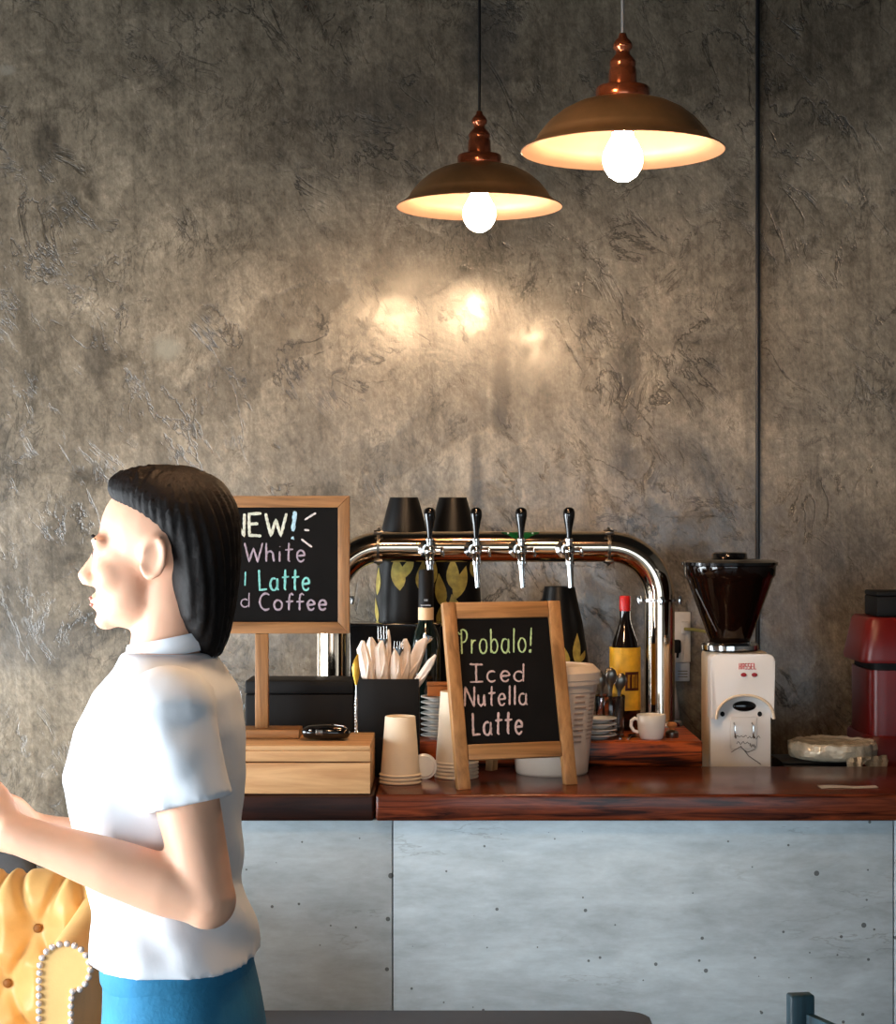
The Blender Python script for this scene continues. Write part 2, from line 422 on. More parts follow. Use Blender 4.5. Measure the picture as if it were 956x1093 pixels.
window('window_2', 'x', FX0, FX1, FZ0, FZ1, YF)
# added, unseen blockers that shade the back wall: partition, column and beam
bm = nb(); box(bm, XL + 1.05, XL + 1.15, 1.2, 4.25, 1.78, ZC); struct('shade_partition', bm, 'whitewall')
bm = nb(); box(bm, XL + .60, XL + .75, 3.0, 3.45, 0, ZC); struct('shade_column', bm, 'whitewall')
bm = nb(); box(bm, -.35, XR - .0005, 1.85, 1.95, 2.20, ZC); struct('shade_beam', bm, 'whitewall')
# narrow dark groove that runs down the plaster
bm = nb(); box(bm, WX(805.8, 5), WX(810.2, 5), 4.988, 5.0, .1, ZC, .004); struct('trim_1', bm, 'frame', 40)
bm = nb(); box(bm, XL, XR, 4.985, 5.0, 0, .09, .003); struct('baseboard_back', bm, 'black', 40)

# ------------------------------------------------------------------ bar counter
CT = 1.068; CF = 3.83; CB = 4.27; CX0 = WX(120, CF); CX1 = 1.55
counter = thing('bar_counter', 'bar counter faced with pale blue grey concrete panels under the red wooden top', 'counter', (0, 0, 0))
x_s1 = WX(419, 3.86); x_s2 = WX(953.5, 3.86)
for i, (a, b) in enumerate(((CX0 + .02, x_s1 - .0012), (x_s1 + .0012, x_s2 - .0012), (x_s2 + .0012, CX1 - .02))):
    bm = nb(); box(bm, a, b, 3.86, 3.88, .08, CT - .057, .0015); obj('front_panel', bm, 'concrete', counter)
bm = nb(); box(bm, CX0 + .03, CX1 - .03, 3.881, 4.25, .0, CT - .057); obj('carcass', bm, 'black', counter)
SEAM = WX(400, CF)
bm = nb(); box(bm, SEAM + .0015, CX1, CF, CB, CT - .055, CT, .006, 3)
tag(obj('counter_worktop', bm, 'counterwood'), 'long glossy red brown wooden counter top with thick front edge', 'worktop')
bm = nb(); box(bm, CX0, SEAM - .0015, CF + .004, CB, CT - .0555, CT - .0008, .006, 3)  # left section: the shade it stands in is painted as darker wood
tag(obj('counter_worktop', bm, 'counterdark'), 'short counter top section under the pine crate, shade painted into its dark wood', 'worktop')
# lower bench along the back
BZ = 1.0
bench = thing('back_bench', 'black lower work bench between the counter and the plaster wall', 'bench', (0, 0, 0))
bm = nb(); box(bm, CX0 + .05, CX1, 4.285, 4.96, BZ - .04, BZ, .004); obj('worktop', bm, 'blacksat', bench)
bm = nb(); box(bm, CX0 + .08, CX1 - .03, 4.31, 4.94, 0, BZ - .04); obj('cabinet', bm, 'black', bench)
PZ = 1.127; PX0, PX1 = WX(318, 4.25), WX(750, 4.25); PF, PB = 4.256, 4.92
pl = thing('raised_shelf', 'thick striped wooden shelf plank carrying the beer tower and crockery', 'shelf', (0, 0, 0))
bm = nb(); box(bm, PX0, PX1, PF, PB, CT + .0006, PZ, .004, 3); obj('plank', bm, 'plankwood', pl)
for x in (PX0 + .04, (PX0 + PX1) / 2, PX1 - .12):
    bm = nb(); box(bm, x, x + .05, 4.5, PB - .03, BZ, CT + .0006); obj('riser', bm, 'black', pl)

# ------------------------------------------------------------------ pendant lamps
def make_pendant(label, loc, cord, size=1.0):
    """loc = centre of the rim"""
    t = thing('pendant_lamp', label, 'lamp', loc, 0, 'copper pendant lamps'); t.scale = (size,) * 3
    top = (ZC - loc[2]) / size
    bm = nb()
    out = [(.047, .088), (.062, .087), (.085, .080), (.110, .067), (.132, .049), (.148, .030), (.152, .024), (.154, .018), (.166, .008), (.180, .0), (.1815, -.002)]
    inn = [(.180, -.003), (.165, .004), (.151, .013), (.148, .02), (.144, .027), (.129, .044), (.107, .062), (.083, .075), (.06, .082), (.02, .084)]
    lathe(bm, list(reversed(out)), 64); sh = obj('shade', bm, 'copper', t, 50)
    bm = nb(); lathe(bm, [(.1815, -.002)] + inn, 64); obj('shade_lining', bm, 'copperin', sh, 50)
    bm = nb(); lathe(bm, [(.0, .086), (.046, .086), (.048, .089), (.048, .108), (.046, .111), (.026, .1115), (.0, .1115)], 40); obj('collar', bm, 'copperturn', t, 40)
    bm = nb()
    lathe(bm, [(.0, .111), (.025, .111), (.0255, .118), (.0245, .142), (.022, .147), (.0235, .151), (.0235, .157), (.019, .163), (.013, .170), (.0125, .176), (.017, .181), (.0175, .187), (.014, .194), (.0085, .199), (.006, .207), (.0, .208)], 32)
    obj('turned_stem', bm, 'copperturn', t, 60)
    bm = nb(); tube(bm, [(0, 0, .205), (0, 0, top - .02)], .0032 , 10); obj('cord', bm, cord, t)
    bm = nb(); lathe(bm, [(0, top - .035), (.03, top - .033), (.05, top - .015), (.052, top - .001), (0, top - .001)], 32); obj('ceiling_rose', bm, 'copperturn', t)
    bm = nb(); lathe(bm, [(0, .03), (.02, .03), (.021, .05), (.021, .083), (0, .083)], 24); obj('lamp_holder', bm, 'copperturn', t)
    bm = nb(); lathe(bm, [(0, -.057), (.012, -.055), (.024, -.047), (.0325, -.034), (.036, -.02), (.034, -.005), (.027, .01), (.02, .022), (.018, .034), (0, .034)], 32); obj('bulb', bm, 'bulb', t, 80)
    return t
make_pendant('copper pendant lamp on a black cord, lower of the two hanging above the taps', W(511.5, 220, 4.07), 'cordblack')
make_pendant('bigger, higher copper pendant lamp on a pale grey cord close to the wall groove', W(664.5, 160, 3.32), 'cordgrey')
make_pendant('copper pendant lamp above the frame that throws the bright spot on the plaster', (-.2157, 2.6, 2.468), 'cordblack', 1.5)

# ------------------------------------------------------------------ beer tower
TY = 4.59; TR = .0375
XA, XB = WX(354, TY), WX(703.6, TY); ZT = WZ(583.5, TY); RB = 54 * TY / F
tower = thing('beer_tower', 'polished steel arch beer tower with four taps on the wooden shelf', 'beer tower', (0, TY, PZ))
def tl(x, z): return Vector((x, 0, z - PZ))
pts = [tl(XA, PZ + .012)]
pts += [tl(XA, ZT - RB - .05 * (1 - k / 3)) for k in range(3)]
for k in range(17):
    a = PI - PI / 2 * k / 16; pts.append(tl(XA + RB + RB * math.cos(a), ZT - RB + RB * math.sin(a)))
pts += [tl(XA + RB + (XB - XA - 2 * RB) * k / 6, ZT) for k in range(1, 6)]
for k in range(17):
    a = PI / 2 - PI / 2 * k / 16; pts.append(tl(XB - RB + RB * math.cos(a), ZT - RB + RB * math.sin(a)))
pts += [tl(XB, ZT - RB - .05 * k / 3) for k in range(1, 4)] + [tl(XB, PZ + .012)]
bm = nb(); tube(bm, pts, TR, 40, up=(0, 1, 0)); obj('column', bm, 'chrome', tower, 60)
for x in (XA, XB):
    bm = nb(); lathe(bm, [(0, 0), (.058, 0), (.058, .008), (.054, .013), (.04, .015), (0, .015)], 40, (x, 0, 0)); obj('base_flange', bm, 'chromeb', tower)
def flange(c, horiz):
    bm = nb(); lathe(bm, [(TR * .9, -.003), (TR + .010, -.003), (TR + .010, .003), (TR * .9, .003)], 40, closed=True)
    for a in range(4):
        an = PI / 4 + a * PI / 2 if horiz else a * PI / 2
        lathe(bm, [(0, -.010), (.0055, -.010), (.0065, -.004), (.0065, .004), (.0055, .010), (0, .010)], 10, ((TR + .012) * math.cos(an), (TR + .012) * math.sin(an), 0))
    m = Matrix.Translation(c) @ (Matrix.Rotation(PI / 2, 4, 'Y') if horiz else Matrix())
    bmesh.ops.transform(bm, matrix=m, verts=bm.verts[:]); return obj('pipe_clamp', bm, 'steel_d' if horiz else 'chromeb', tower)
flange(tl(WX(404, TY), ZT), True); flange(tl(WX(649, TY), ZT), True)
for x in (XA, XB): flange(tl(x, WZ(640.5, TY)), False)
for i, px in enumerate((458.5, 508, 556, 607)):
    x = WX(px, 4.50); z = WZ(588, 4.5) - PZ
    bm = nb()
    lathe(bm, [(0, 0), (.021, 0), (.023, .003), (.023, .008), (.015, .011), (.012, .045), (0, .045)], 24, m=Matrix.Translation((x - .006, -.037, z + .004)) @ Matrix.Rotation(PI / 2, 4, 'X'))
    blob(bm, (x, -.088, z), (.0145, .019, .0165), 16)
    tube(bm, [(x, -.088, z + .005), (x, -.092, z + .030)], [.0105, .0075], 14)
    lathe(bm, [(.007, 0), (.0105, .002), (.0105, .007), (.007, .009)], 18, (x, -.092, z + .022), closed=True)
    tube(bm, [(x + .004, -.085, z), (x + .026, -.085, z - .001)], [.0065, .0055], 12)
    lathe(bm, [(0, 0), (.009, 0), (.010, .003), (.010, .006), (0, .007)], 14, m=Matrix.Translation((x + .026, -.085, z - .001)) @ Matrix.Rotation(PI / 2, 4, 'Y'))
    tube(bm, [(x + .031, -.085, z + .003), (x + .033, -.088, z - .014)], [.0035, .003], 8)
    tap = obj('tap', bm, 'chromeb', tower, 50); tap['label'] = 'chrome tap body'
    bm = nb()
    tube(bm, [(x + .0, -.094, z - .008), (x + .001, -.102, z - .022), (x + .001, -.104, z - .034), (x + .004, -.106, z - .088)], [.0105, .0105, .0085, .0068], 16)
    lathe(bm, [(.008, 0), (.0115, .002), (.0115, .009), (.008, .011)], 18, (x + .001, -.103, z - .034), closed=True)
    obj('spout', bm, 'chromeb', tap, 50)
    bm = nb(); lathe(bm, [(0, 0), (.0055, 0), (.0065, .01), (.008, .022), (.0115, .040), (.0142, .054), (.0145, .062), (.0125, .070), (.007, .0745), (0, .0755)], 20, (x, -.092, z + .030)); obj('handle', bm, 'blackgloss', tap, 60)
# green badge: two leaves on the pipe behind the third tap
bm = nb()
for s in (-1, 1):
    n = 8; prev = None
    for k in range(n + 1):
        u = k / n; x = WX(555.5, 4.56) + s * (.006 + .040 * u)
        a0 = math.radians(22 + 42 * u); a1 = math.radians(68 + 2 * u)
        a = [bm.verts.new((x, -(TR + .0008) * math.cos(q), ZT - PZ + (TR + .0008) * math.sin(q))) for q in (a0, (a0 + a1) / 2, a1)]
        if prev:
            for q in range(2): bm.faces.new((prev[q], prev[q + 1], a[q + 1], a[q]))
        prev = a
bmesh.ops.solidify(bm, geom=bm.faces[:], thickness=-.0008)
bd = obj('badge', bm, 'green', tower)
for s in (-1, 1):
    bm = nb(); blob(bm, (WX(555.5, 4.56) + s * .030, -(TR + .001) * math.cos(1.02), ZT - PZ + (TR + .001) * math.sin(1.02)), .0028, 10)
    obj('badge_dot', bm, 'chalkc', bd)

# ------------------------------------------------------------------ black vases with gold leaves
def leaf_patch(bm, radius_at, ang, z, w, h, tilt, n=7):
    prev = None
    for k in range(n + 1):
        u = k / n; hw = w * math.sin(PI * (u ** .8)) + .0006
        zc = z - h / 2 + h * u; off = tilt * (u - .5)
        row = []
        for q in (-1, -.4, .3, 1):
            r = radius_at(zc) + .0012; a = ang + (off + hw * q) / r
            row.append(bm.verts.new((r * math.sin(a), -r * math.cos(a), zc)))
        if prev:
            for q in range(3): bm.faces.new((prev[q], prev[q + 1], row[q + 1], row[q]))
        prev = row
def vase(label, px, topy, Y, prof, leaves):
    t = thing('tapered_vase', label, 'vase', (WX(px, Y), Y, PZ), 0, 'black tapered vases behind the beer tower')
    H = WZ(topy, Y) - PZ
    pr = [(r, H - d) for d, r in prof]; pr = [(0, 0), (pr[-1][0] * .96, 0)] + [(r, z) for r, z in reversed(pr)]
    top = pr[-1]
    bm = nb(); lathe(bm, pr + [(top[0] - .004, top[1]), (top[0] - .006, top[1] - .02), (0, top[1] - .02)], 40); body = obj('body', bm, 'blacksat', t, 60)
    def ra(z):
        for (r0, z0), (r1, z1) in zip(pr[1:-1], pr[2:]):
            if z0 <= z <= z1: return r0 + (r1 - r0) * (z - z0) / max(1e-6, z1 - z0)
        return pr[-1][0]
    for a, py, w, h, tl_ in leaves:
        bm = nb(); leaf_patch(bm, ra, a, WZ(py, Y - ra(.3)) - PZ, w, h, tl_)
        bmesh.ops.solidify(bm, geom=bm.faces[:], thickness=-.0008); obj('gold_leaf', bm, 'goldpale', body, 40)
VP = [(0, .0355), (.03, .044), (.088, .058), (.165, .067), (.25, .072), (.33, .074), (.45, .074), (.56, .074)]
vase('tall black vase with gold leaves, behind the tap furthest from the wall groove', 431, 531, 4.705, VP,
     [(-1.15, 621, .014, .07, .0), (-1.2, 652, .012, .06, -.02), (-.2, 612, .018, .085, -.012), (.15, 606, .014, .06, .03), (.75, 615, .02, .08, .01), (-.55, 690, .012, .06, .01)])
vase('tall black vase with gold leaves, behind the second tap and the small chalkboard', 483, 531, 4.80, VP,
     [(-.45, 630, .016, .085, -.012), (.0, 612, .016, .08, .0), (.30, 622, .017, .085, .03), (-.35, 655, .016, .07, .015), (.1, 650, .017, .075, -.02), (.85, 606, .012, .05, .0), (-.8, 610, .014, .07, 0)])
vase('shorter black vase with one gold leaf above the white lidded tub', 597, 626, 4.68, [(0, .038), (.03, .044), (.09, .058), (.18, .072), (.25, .08), (.338, .084)],
     [(.62, 692, .012, .075, .012), (.85, 701, .012, .03, .03), (-.5, 680, .014, .08, 0), (.1, 700, .013, .06, -.01)])

# ------------------------------------------------------------------ boxes at the left of the shelf
t = thing('black_box', 'tall gloss black box standing behind the wrapped cutlery', 'box', (WX(421.5, 4.43), 4.425, PZ))
hw = 48.5 * 4.425 / F; H = WZ(667.5, 4.425) - PZ
bm = nb(); box(bm, -hw, hw, 0, .11, 0, H, .003); obj('body', bm, 'blackgloss', t)
bm = nb(); box(bm, -hw - .002, hw + .002, -.002, .112, H - .002, H + .004, .002); obj('lid', bm, 'blackgloss', t)
t = thing('black_case', 'low wide black case behind the glossy sunglasses case', 'box', (WX(320, 4.12), 4.105, CT))
hw = 58 * 4.105 / F; H = WZ(726.5, 4.105) - CT
bm = nb(); box(bm, -hw, hw, 0, .13, 0, H - .03, .005); obj('body', bm, 'black', t)
bm = nb(); box(bm, -hw, hw, 0, .13, H - .0295, H, .005); obj('lid', bm, 'black', t)

# wine bottle
t = thing('wine_bottle', 'dark wine bottle with beige neck band between cutlery box and small chalkboard', 'bottle', (WX(454.5, 4.375), 4.376, PZ))
bm = nb(); lathe(bm, [(0, 0), (.032, 0), (.034, .004), (.034, .20), (.0325, .222), (.027, .245), (.0185, .262), (.0165, .28), (.0165, .385), (.0, .386)], 32); obj('body', bm, 'glassgreen', t, 60)
z = WZ(655.5, 4.35) - PZ
bm = nb(); lathe(bm, [(.0166, z - .0145), (.0182, z - .0143), (.0182, z + .0143), (.0166, z + .0145)], 28, closed=True); obj('neck_band', bm, 'beige', t)
bm = nb(); lathe(bm, [(.0166, z + .016), (.0176, z + .016), (.0176, .383), (.016, .3885), (0, .389)], 28); cp = obj('capsule', bm, 'black', t)
bm = nb()
for k in range(9): box(bm, -.012 + k * .0027, -.0105 + k * .0027, -.0186, -.0174, z + .019, z + .0215)
for k in range(3): box(bm, -.004 + k * .003, -.0022 + k * .003, -.0186, -.0175, z + .030, z + .0345)
obj('lettering', bm, 'socketgrey', cp)

# cutlery holder with rolled sets
CYF = 4.10; cx0, cx1 = WX(381, CYF), WX(447, CYF); HZ = WZ(725, CYF)
t = thing('cutlery_box', 'open black box holding napkin wrapped cutlery behind the paper cups', 'box', ((cx0 + cx1) / 2, CYF + .06, CT))
hw = (cx1 - cx0) / 2; H = HZ - CT
bm = nb()
box(bm, -hw, hw, -.06, -.054, 0, H, .001); box(bm, -hw, hw, .054, .06, 0, H, .001); box(bm, -hw, -hw + .006, -.054, .054, 0, H); box(bm, hw - .006, hw, -.054, .054, 0, H)
obj('wall', bm, 'black', t); bm = nb(); box(bm, -hw + .006, hw - .006, -.054, .054, 0, .006); obj('bottom', bm, 'black', t)
def cutlery(label, bx, tx, ty, y, w, fork, ln=.02):
    """napkin pouch leaning from bx (at the box rim) to (tx, ty)"""
    top = W(tx, ty, y); bot = Vector((WX(bx, y), y - .0, CT + .05))
    rim = WX(bx, y); dirx = (top.x - rim) / max(.01, top.z - HZ); bot.x = rim - dirx * (HZ - bot.z) * .55
    bot.x = min(max(bot.x, cx0 + .016), cx1 - .016); L = (top - bot).length; rot = math.atan2(top.x - bot.x, top.z - bot.z)
    t = thing('wrapped_cutlery', label, 'cutlery', bot, 0, 'napkin wrapped cutlery sets'); t.rotation_euler = (0, rot, 0)
    bm = nb()
    tube(bm, [(0, 0, 0), (0, 0, L * .4), (.001, 0, L * .75), (-.002, 0, L * .93), (.003 * random.choice((-1, 1)), 0, L)], [(w * .55, .007), (w * .75, .010), (w, .012), (w * .85, .010), (w * .25, .004)], 14, up=(0, 1, 0))
    for v in bm.verts: v.co.y += .002 * math.sin(v.co.x * 500 + v.co.z * 60)
    np_ = obj('napkin', bm, 'napkin', t, 50)
    bm = nb(); tube(bm, [(-w * .9, -.0085, L * .52), (w * .1, -.0135, L * .70), (w * .55, -.0125, L * .80), (w * .5, -.0105, L * .9)], [.0012, .0026, .0022, .0008], 8); obj('napkin_fold', bm, 'napkin', np_)
    if fork:
        bm = nb(); fx = w * .35
        tube(bm, [(fx, .004, L * .5), (fx, .002, L - .01)], [(.003, .0012), (.004, .0014)], 8, up=(0, 1, 0))
        tube(bm, [(fx, .002, L - .012), (fx, .000, L), (fx, -.001, L + .006)], [(.005, .0014), (.011, .0014), (.0115, .0014)], 10, up=(0, 1, 0))
        for q in range(4): tube(bm, [(fx - .0095 + q * .0063, -.001, L + .004), (fx - .0095 + q * .0063, -.003, L + .02 + ln * .6)], [.0017, .0011], 6)
        obj('fork', bm, 'chromeb', t, 50)
cutlery('napkin wrapped cutlery set at the gold spoon end of the box', 395, 386, 684, 4.143, .0150, False)
cutlery('napkin wrapped cutlery set standing next to the fork with upright tines', 400, 397, 680, 4.172, .0150, False)
cutlery('napkin wrapped set with shiny fork tines rising highest from the box', 408, 406, 684, 4.149, .0145, True, .02)
cutlery('slim napkin wrapped knife leaning behind the highest fork', 412, 416, 672, 4.170, .0065, False)
cutlery('napkin wrapped set with dark fork slots in the middle of the box', 421, 423, 694, 4.149, .012, True, .0)
cutlery('napkin wrapped set with a blue grey fold in front of the wine bottle', 427, 434, 682, 4.170, .0150, False)
cutlery('plump napkin wrapped set with pinkish tip right before the wine bottle', 428, 454, 680, 4.194, .0155, True, -.03)
cutlery('napkin wrapped set leaning out furthest towards the small chalkboard', 429, 466, 700, 4.1285, .0100, False)

# bar spoon
t = thing('bar_spoon', 'slim twisted bar spoon with golden bowl standing upright on the pine crate', 'spoon', (WX(380, 4.045), 4.045, 1.1685))
H = WZ(698, 4.045) - 1.1685
bm = nb(); pts = []; n = 60
tube(bm, [(0, 0, 0), (0, 0, H - .055)], .0014, 8)
for ph in (0, PI):
    tube(bm, [(.0024 * math.cos(k * .62 + ph), .0024 * math.sin(k * .62 + ph), .003 + .078 * k / n) for k in range(n + 1)], .0018, 6)
lathe(bm, [(0, 0), (.004, 0), (.004, .0015), (0, .003)], 14)
obj('stem', bm, 'chromeb', t, 60)
bm = nb(); tube(bm, [(0, 0, H - .068), (0, 0, H - .06), (.0, -.001, H - .045), (-.001, -.002, H - .03), (.001, -.001, H - .012), (.004, 0, H)], [(.0018, .0018), (.004, .002), (.0075, .004), (.0085, .0045), (.005, .003), (.0008, .0008)], 16, up=(0, 1, 0))
obj('bowl', bm, 'gold', t, 60)

# ------------------------------------------------------------------ pine crate, sign, case
CZ = 1.1685; cx0, cx1 = WX(172, CF), WX(395, CF); cy0, cy1 = CF + .005, 4.075
t = thing('wooden_crate', 'pale pine plank crate at the counter front edge under the NEW chalkboard', 'crate', ((cx0 + cx1) / 2, cy0, CT))
hw = (cx1 - cx0) / 2; d = cy1 - cy0; H = CZ - CT
zs = WZ(814, CF) - CT
for a, b in ((0.0005, zs - .0012), (zs + .0012, H - .0115)):
    bm = nb(); box(bm, -hw, hw, 0, .014, a, b, .0015); obj('front_board', bm, 'pine_x', t)
    bm = nb(); box(bm, -hw, hw, d - .014, d, a, b, .0015); obj('back_board', bm, 'pine_x', t)
for sx in (-hw + .007, hw - .007):
    bm = nb(); box(bm, sx - .007, sx + .007, .0145, d - .0145, .0005, H - .0115, .0015); obj('end_board', bm, 'pine_x', t)
bm = nb(); box(bm, -hw, hw, 0, d, H - .011, H - .0005, .002); obj('lid', bm, 'pine_x', t)

SY = 3.985
sign = thing('chalkboard_sign', 'wood framed chalkboard headed NEW on a single post on the pine crate', 'sign', (WX(279.5, SY), SY, CZ))
def sp(px, py): return WX(px, SY) - WX(279.5, SY), WZ(py, SY) - CZ
x0, zt = sp(186, 529.5); x1, zb = sp(373, 676); fw = 12.2 * SY / F
def mitred(parent, x0, x1, z0, z1, fw, y0, y1, mx, mz):
    for nm, poly, m in (('frame_rail', [(x0, z1), (x1, z1), (x1 - fw, z1 - fw), (x0 + fw, z1 - fw)], mx), ('frame_rail', [(x0, z0), (x0 + fw, z0 + fw), (x1 - fw, z0 + fw), (x1, z0)], mx),
                        ('frame_stile', [(x0, z0), (x0, z1), (x0 + fw, z1 - fw), (x0 + fw, z0 + fw)], mz), ('frame_stile', [(x1, z1), (x1, z0), (x1 - fw, z0 + fw), (x1 - fw, z1 - fw)], mz)):
        bm = nb(); prism(bm, poly, y0, y1, .0015); obj(nm, bm, m, parent)
mitred(sign, x0, x1, zb, zt, fw, -.010, .012, 'oak_x', 'oak_z')
bm = nb(); box(bm, x0 + fw * .8, x1 - fw * .8, -.003, .006, zb + fw * .8, zt - fw * .8); sboard = obj('board', bm, 'chalkboard', sign)
pw = 7 * SY / F; zp = sp(0, 777)[1]
bm = nb(); box(bm, -pw, pw, -.008, .012, zp + .0005, zb - .0005, .0015); obj('post', bm, 'oak_z', sign)
bm = nb(); box(bm, sp(240, 0)[0], sp(321, 0)[0], -.045, .045, .0003, zp, .002); obj('foot', bm, 'oak_x', sign)

# --- hand written chalk
def arc(cx, cy, rx, ry, a0, a1, n=12): return [(cx + rx * math.cos(math.radians(a0 + (a1 - a0) * k / n)), cy + ry * math.sin(math.radians(a0 + (a1 - a0) * k / n))) for k in range(n + 1)]
E_ = [(.04, .30), (.42, .34)] + arc(.24, .30, .20, .30, 12, 325)
G = {
 'N': (.62, [[(0, 0), (.02, 1)], [(.02, 1), (.56, 0), (.58, 1)]]),
 'E': (.58, [[(.55, 1), (0, .98), (.02, .03), (.55, 0)], [(.02, .52), (.42, .54)]]),
 'W': (.95, [[(0, 1), (.24, 0), (.46, .72), (.68, 0), (.94, 1)]]),
 '!': (.2, [[(.14, 1), (.09, .26)], arc(.07, .05, .045, .045, 0, 360, 8)]),
 'h': (.5, [[(.02, 1), (.02, 0)], [(.02, .36), (.12, .52), (.24, .56), (.36, .46), (.42, 0)]]),
 'i': (.18, [[(.06, .55), (.05, 0)], [(.07, .78), (.075, .82)]]),
 't': (.42, [[(.2, 1), (.17, .08), (.24, 0)], [(0, .62), (.42, .66)]]),
 'e': (.48, [E_]),
 'L': (.5, [[(.02, 1), (.06, .02), (.48, .05)]]),
 'a': (.52, [arc(.22, .29, .21, .29, 60, 390), [(.42, .58), (.42, .1), (.5, 0)]]),
 'C': (.62, [arc(.34, .5, .33, .5, 55, 305)]),
 'o': (.5, [arc(.24, .3, .22, .30, 80, 440)]),
 'f': (.42, [[(.42, .9), (.32, 1), (.22, .92), (.19, .7), (.18, -.02)], [(0, .5), (.42, .52)]]),
 'd': (.5, [arc(.22, .28, .21, .28, 40, 320), [(.44, 1.0), (.43, 0)]]),
 'l': (.16, [[(.07, 1), (.06, .0)]]),
 'P': (.6, [[(.18, .96), (.22, 0)], arc(.28, .74, .24, .26, 130, -90) + [(.2, .46)], [(.0, .9), (.06, .82), (.18, .8)]]),
 'r': (.34, [[(.04, .58), (.05, 0)], [(.05, .38), (.16, .54), (.3, .54)]]),
 'b': (.52, [[(.04, 1), (.06, .02)], arc(.25, .29, .2, .28, 150, -150)]),
 'I': (.62, [[(0, 1), (.6, .98)], [(.3, 1), (.31, .02)], [(.02, .0), (.62, .02)]]),
 'c': (.46, [arc(.25, .3, .22, .30, 50, 315)]),
 'u': (.5, [[(.03, .58), (.05, .14), (.2, 0), (.36, .12), (.4, .58)], [(.4, .58), (.44, 0)]]),
}
def strokes(parent, polys, m, hw, M4, y0=-.004, name='lettering'):
    """polys in picture pixels, cast on the board plane (matrix M4: board local -> world; its plane is local y = y0)"""
    inv = M4.inverted(); o = inv @ Vector((0, 0, EYE)); bm = nb()
    for pl_ in polys:
        q = []
        for px, py in pl_:
            dv = (inv.to_3x3() @ Vector(((px - HX) / F, 1, -(py - HY) / F)))
            k = (y0 - o.y) / dv.y; q.append(o + dv * k)
        # resample with a little jitter
        out = []
        for a, b in zip(q[:-1], q[1:]):
            n = max(1, int((b - a).length / .0035))
            out += [a + (b - a) * (i / n) for i in range(n)]
        out.append(q[-1])
        if len(out) < 2: continue
        rad = [(hw * random.uniform(.78, 1.15), .0004) for _ in out]
        rad[0] = (hw * .6, .0004); rad[-1] = (hw * .6, .0004)
        out = [Vector((v.x + random.uniform(-.0003, .0003), y0, v.z + random.uniform(-.0003, .0003))) for v in out]
        tube(bm, out, rad, 6, up=(0, 1, 0))
    return obj(name, bm, m, parent, 0)
def write(s, px0, px1, base, cap, drop=0.0, slant=0.0):
    tot = sum(G[c][0] for c in s) + .16 * (len(s) - 1); k = (px1 - px0) / tot; x = 0; out = []
    for c in s:
        w, st = G[c]
        for p in st: out.append([(px0 + (x + a + slant * b) * k, base + drop * (x / tot) - b * cap) for a, b in p])
        x += w + .16
    return out
MS = Matrix.Translation(sign.location)
def chalk(parent, s, m, hw, M4, *a, **k): return strokes(parent, write(s, *a, **k), m, hw, M4)
chalk(sboard, 'NEW', 'chalkc', .0032, MS, 247, 306, 572, 24)
strokes(sboard, [[(315, 546), (312.5, 567)], [(311, 574), (313, 575), (312, 573)]], 'chalkb', .0044, MS)
strokes(sboard, [[(325, 555), (337, 547.5)], [(324.5, 565.5), (330, 566)], [(321.5, 575.5), (333, 584)]], 'chalkw', .0022, MS, name='chalk_rays')
chalk(sboard, 'White', 'chalkl', .0021, MS, 261, 326, 599.5, 20)
strokes(sboard, [[(262, 610), (261.5, 625)]], 'chalkt', .0017, MS)
chalk(sboard, 'Latte', 'chalkt', .0024, MS, 276, 331, 630, 22)
chalk(sboard, 'd', 'chalkl', .0015, MS, 257, 267, 648, 15)
chalk(sboard, 'Coffee', 'chalkl', .0022, MS, 277, 349, 651, 17.5)

# glossy case on the crate
t = thing('sunglasses_case', 'small glossy black sunglasses case lying on the pine crate', 'case', (WX(348, 3.93), 3.93, CZ))
hw = 25.5 * 3.93 / F
bm = nb(); tube(bm, [(-hw, 0, .014), (-hw * .93, 0, .0150), (-hw * .7, 0, .0165), (0, 0, .0175), (hw * .6, 0, .0165), (hw * .92, 0, .0140), (hw, 0, .012)], [(.006, .005), (.016, .011), (.022, .015), (.025, .0165), (.024, .0150), (.017, .011), (.006, .005)], 24, up=(0, 0, 1)); obj('shell', bm, 'blackgloss', t, 80)
bm = nb(); tube(bm, [(hw * .45, -.0225, .018), (hw * .8, -.0185, .018), (hw * .86, -.015, .024), (hw * .75, -.008, .0295), (hw * .35, -.008, .0325)], .0012, 8); obj('clasp_wire', bm, 'chromeb', t)
bm = nb(); blob(bm, (-hw * .62, -.020, .022), (.0032, .002, .0032), 12); obj('stud_button', bm, 'chromeb', t)
bm = nb(); box(bm, -hw * .4, -hw * .1, -.0252, -.0235, .013, .024, .001); obj('side_badge', bm, 'steel_d', t)

# ------------------------------------------------------------------ A-frame chalkboard
AY = 3.922; ang = math.radians(18); lean = math.radians(15)
aloc = W(553.5, 841.0, 3.932); aloc.z = CT
af = thing('table_chalkboard', 'small honey wood framed chalkboard easel standing on the counter before the white tub', 'sign', aloc, ang)
BL = .402; hwid = 64.0 * 3.945 / F / math.cos(ang) + .001
ML = Matrix.Rotation(-lean, 4, 'X')          # leans back (+y local)
def lean_obj(name, bm, m, smooth=40):
    bmesh.ops.transform(bm, matrix=ML, verts=bm.verts[:])
    for v in bm.verts: v.co.z = max(v.co.z, .0003)
    o = obj(name, bm, m, af, smooth); return o
TH = .019
st = .0285
zr0 = .062; 
bm = nb(); box(bm, -hwid, -hwid + st, 0, TH, .0005, BL, .002); lean_obj('frame_leg', bm, 'oak_z')
bm = nb(); box(bm, hwid - st, hwid, 0, TH, .0005, BL, .002); lean_obj('frame_leg', bm, 'oak_z')
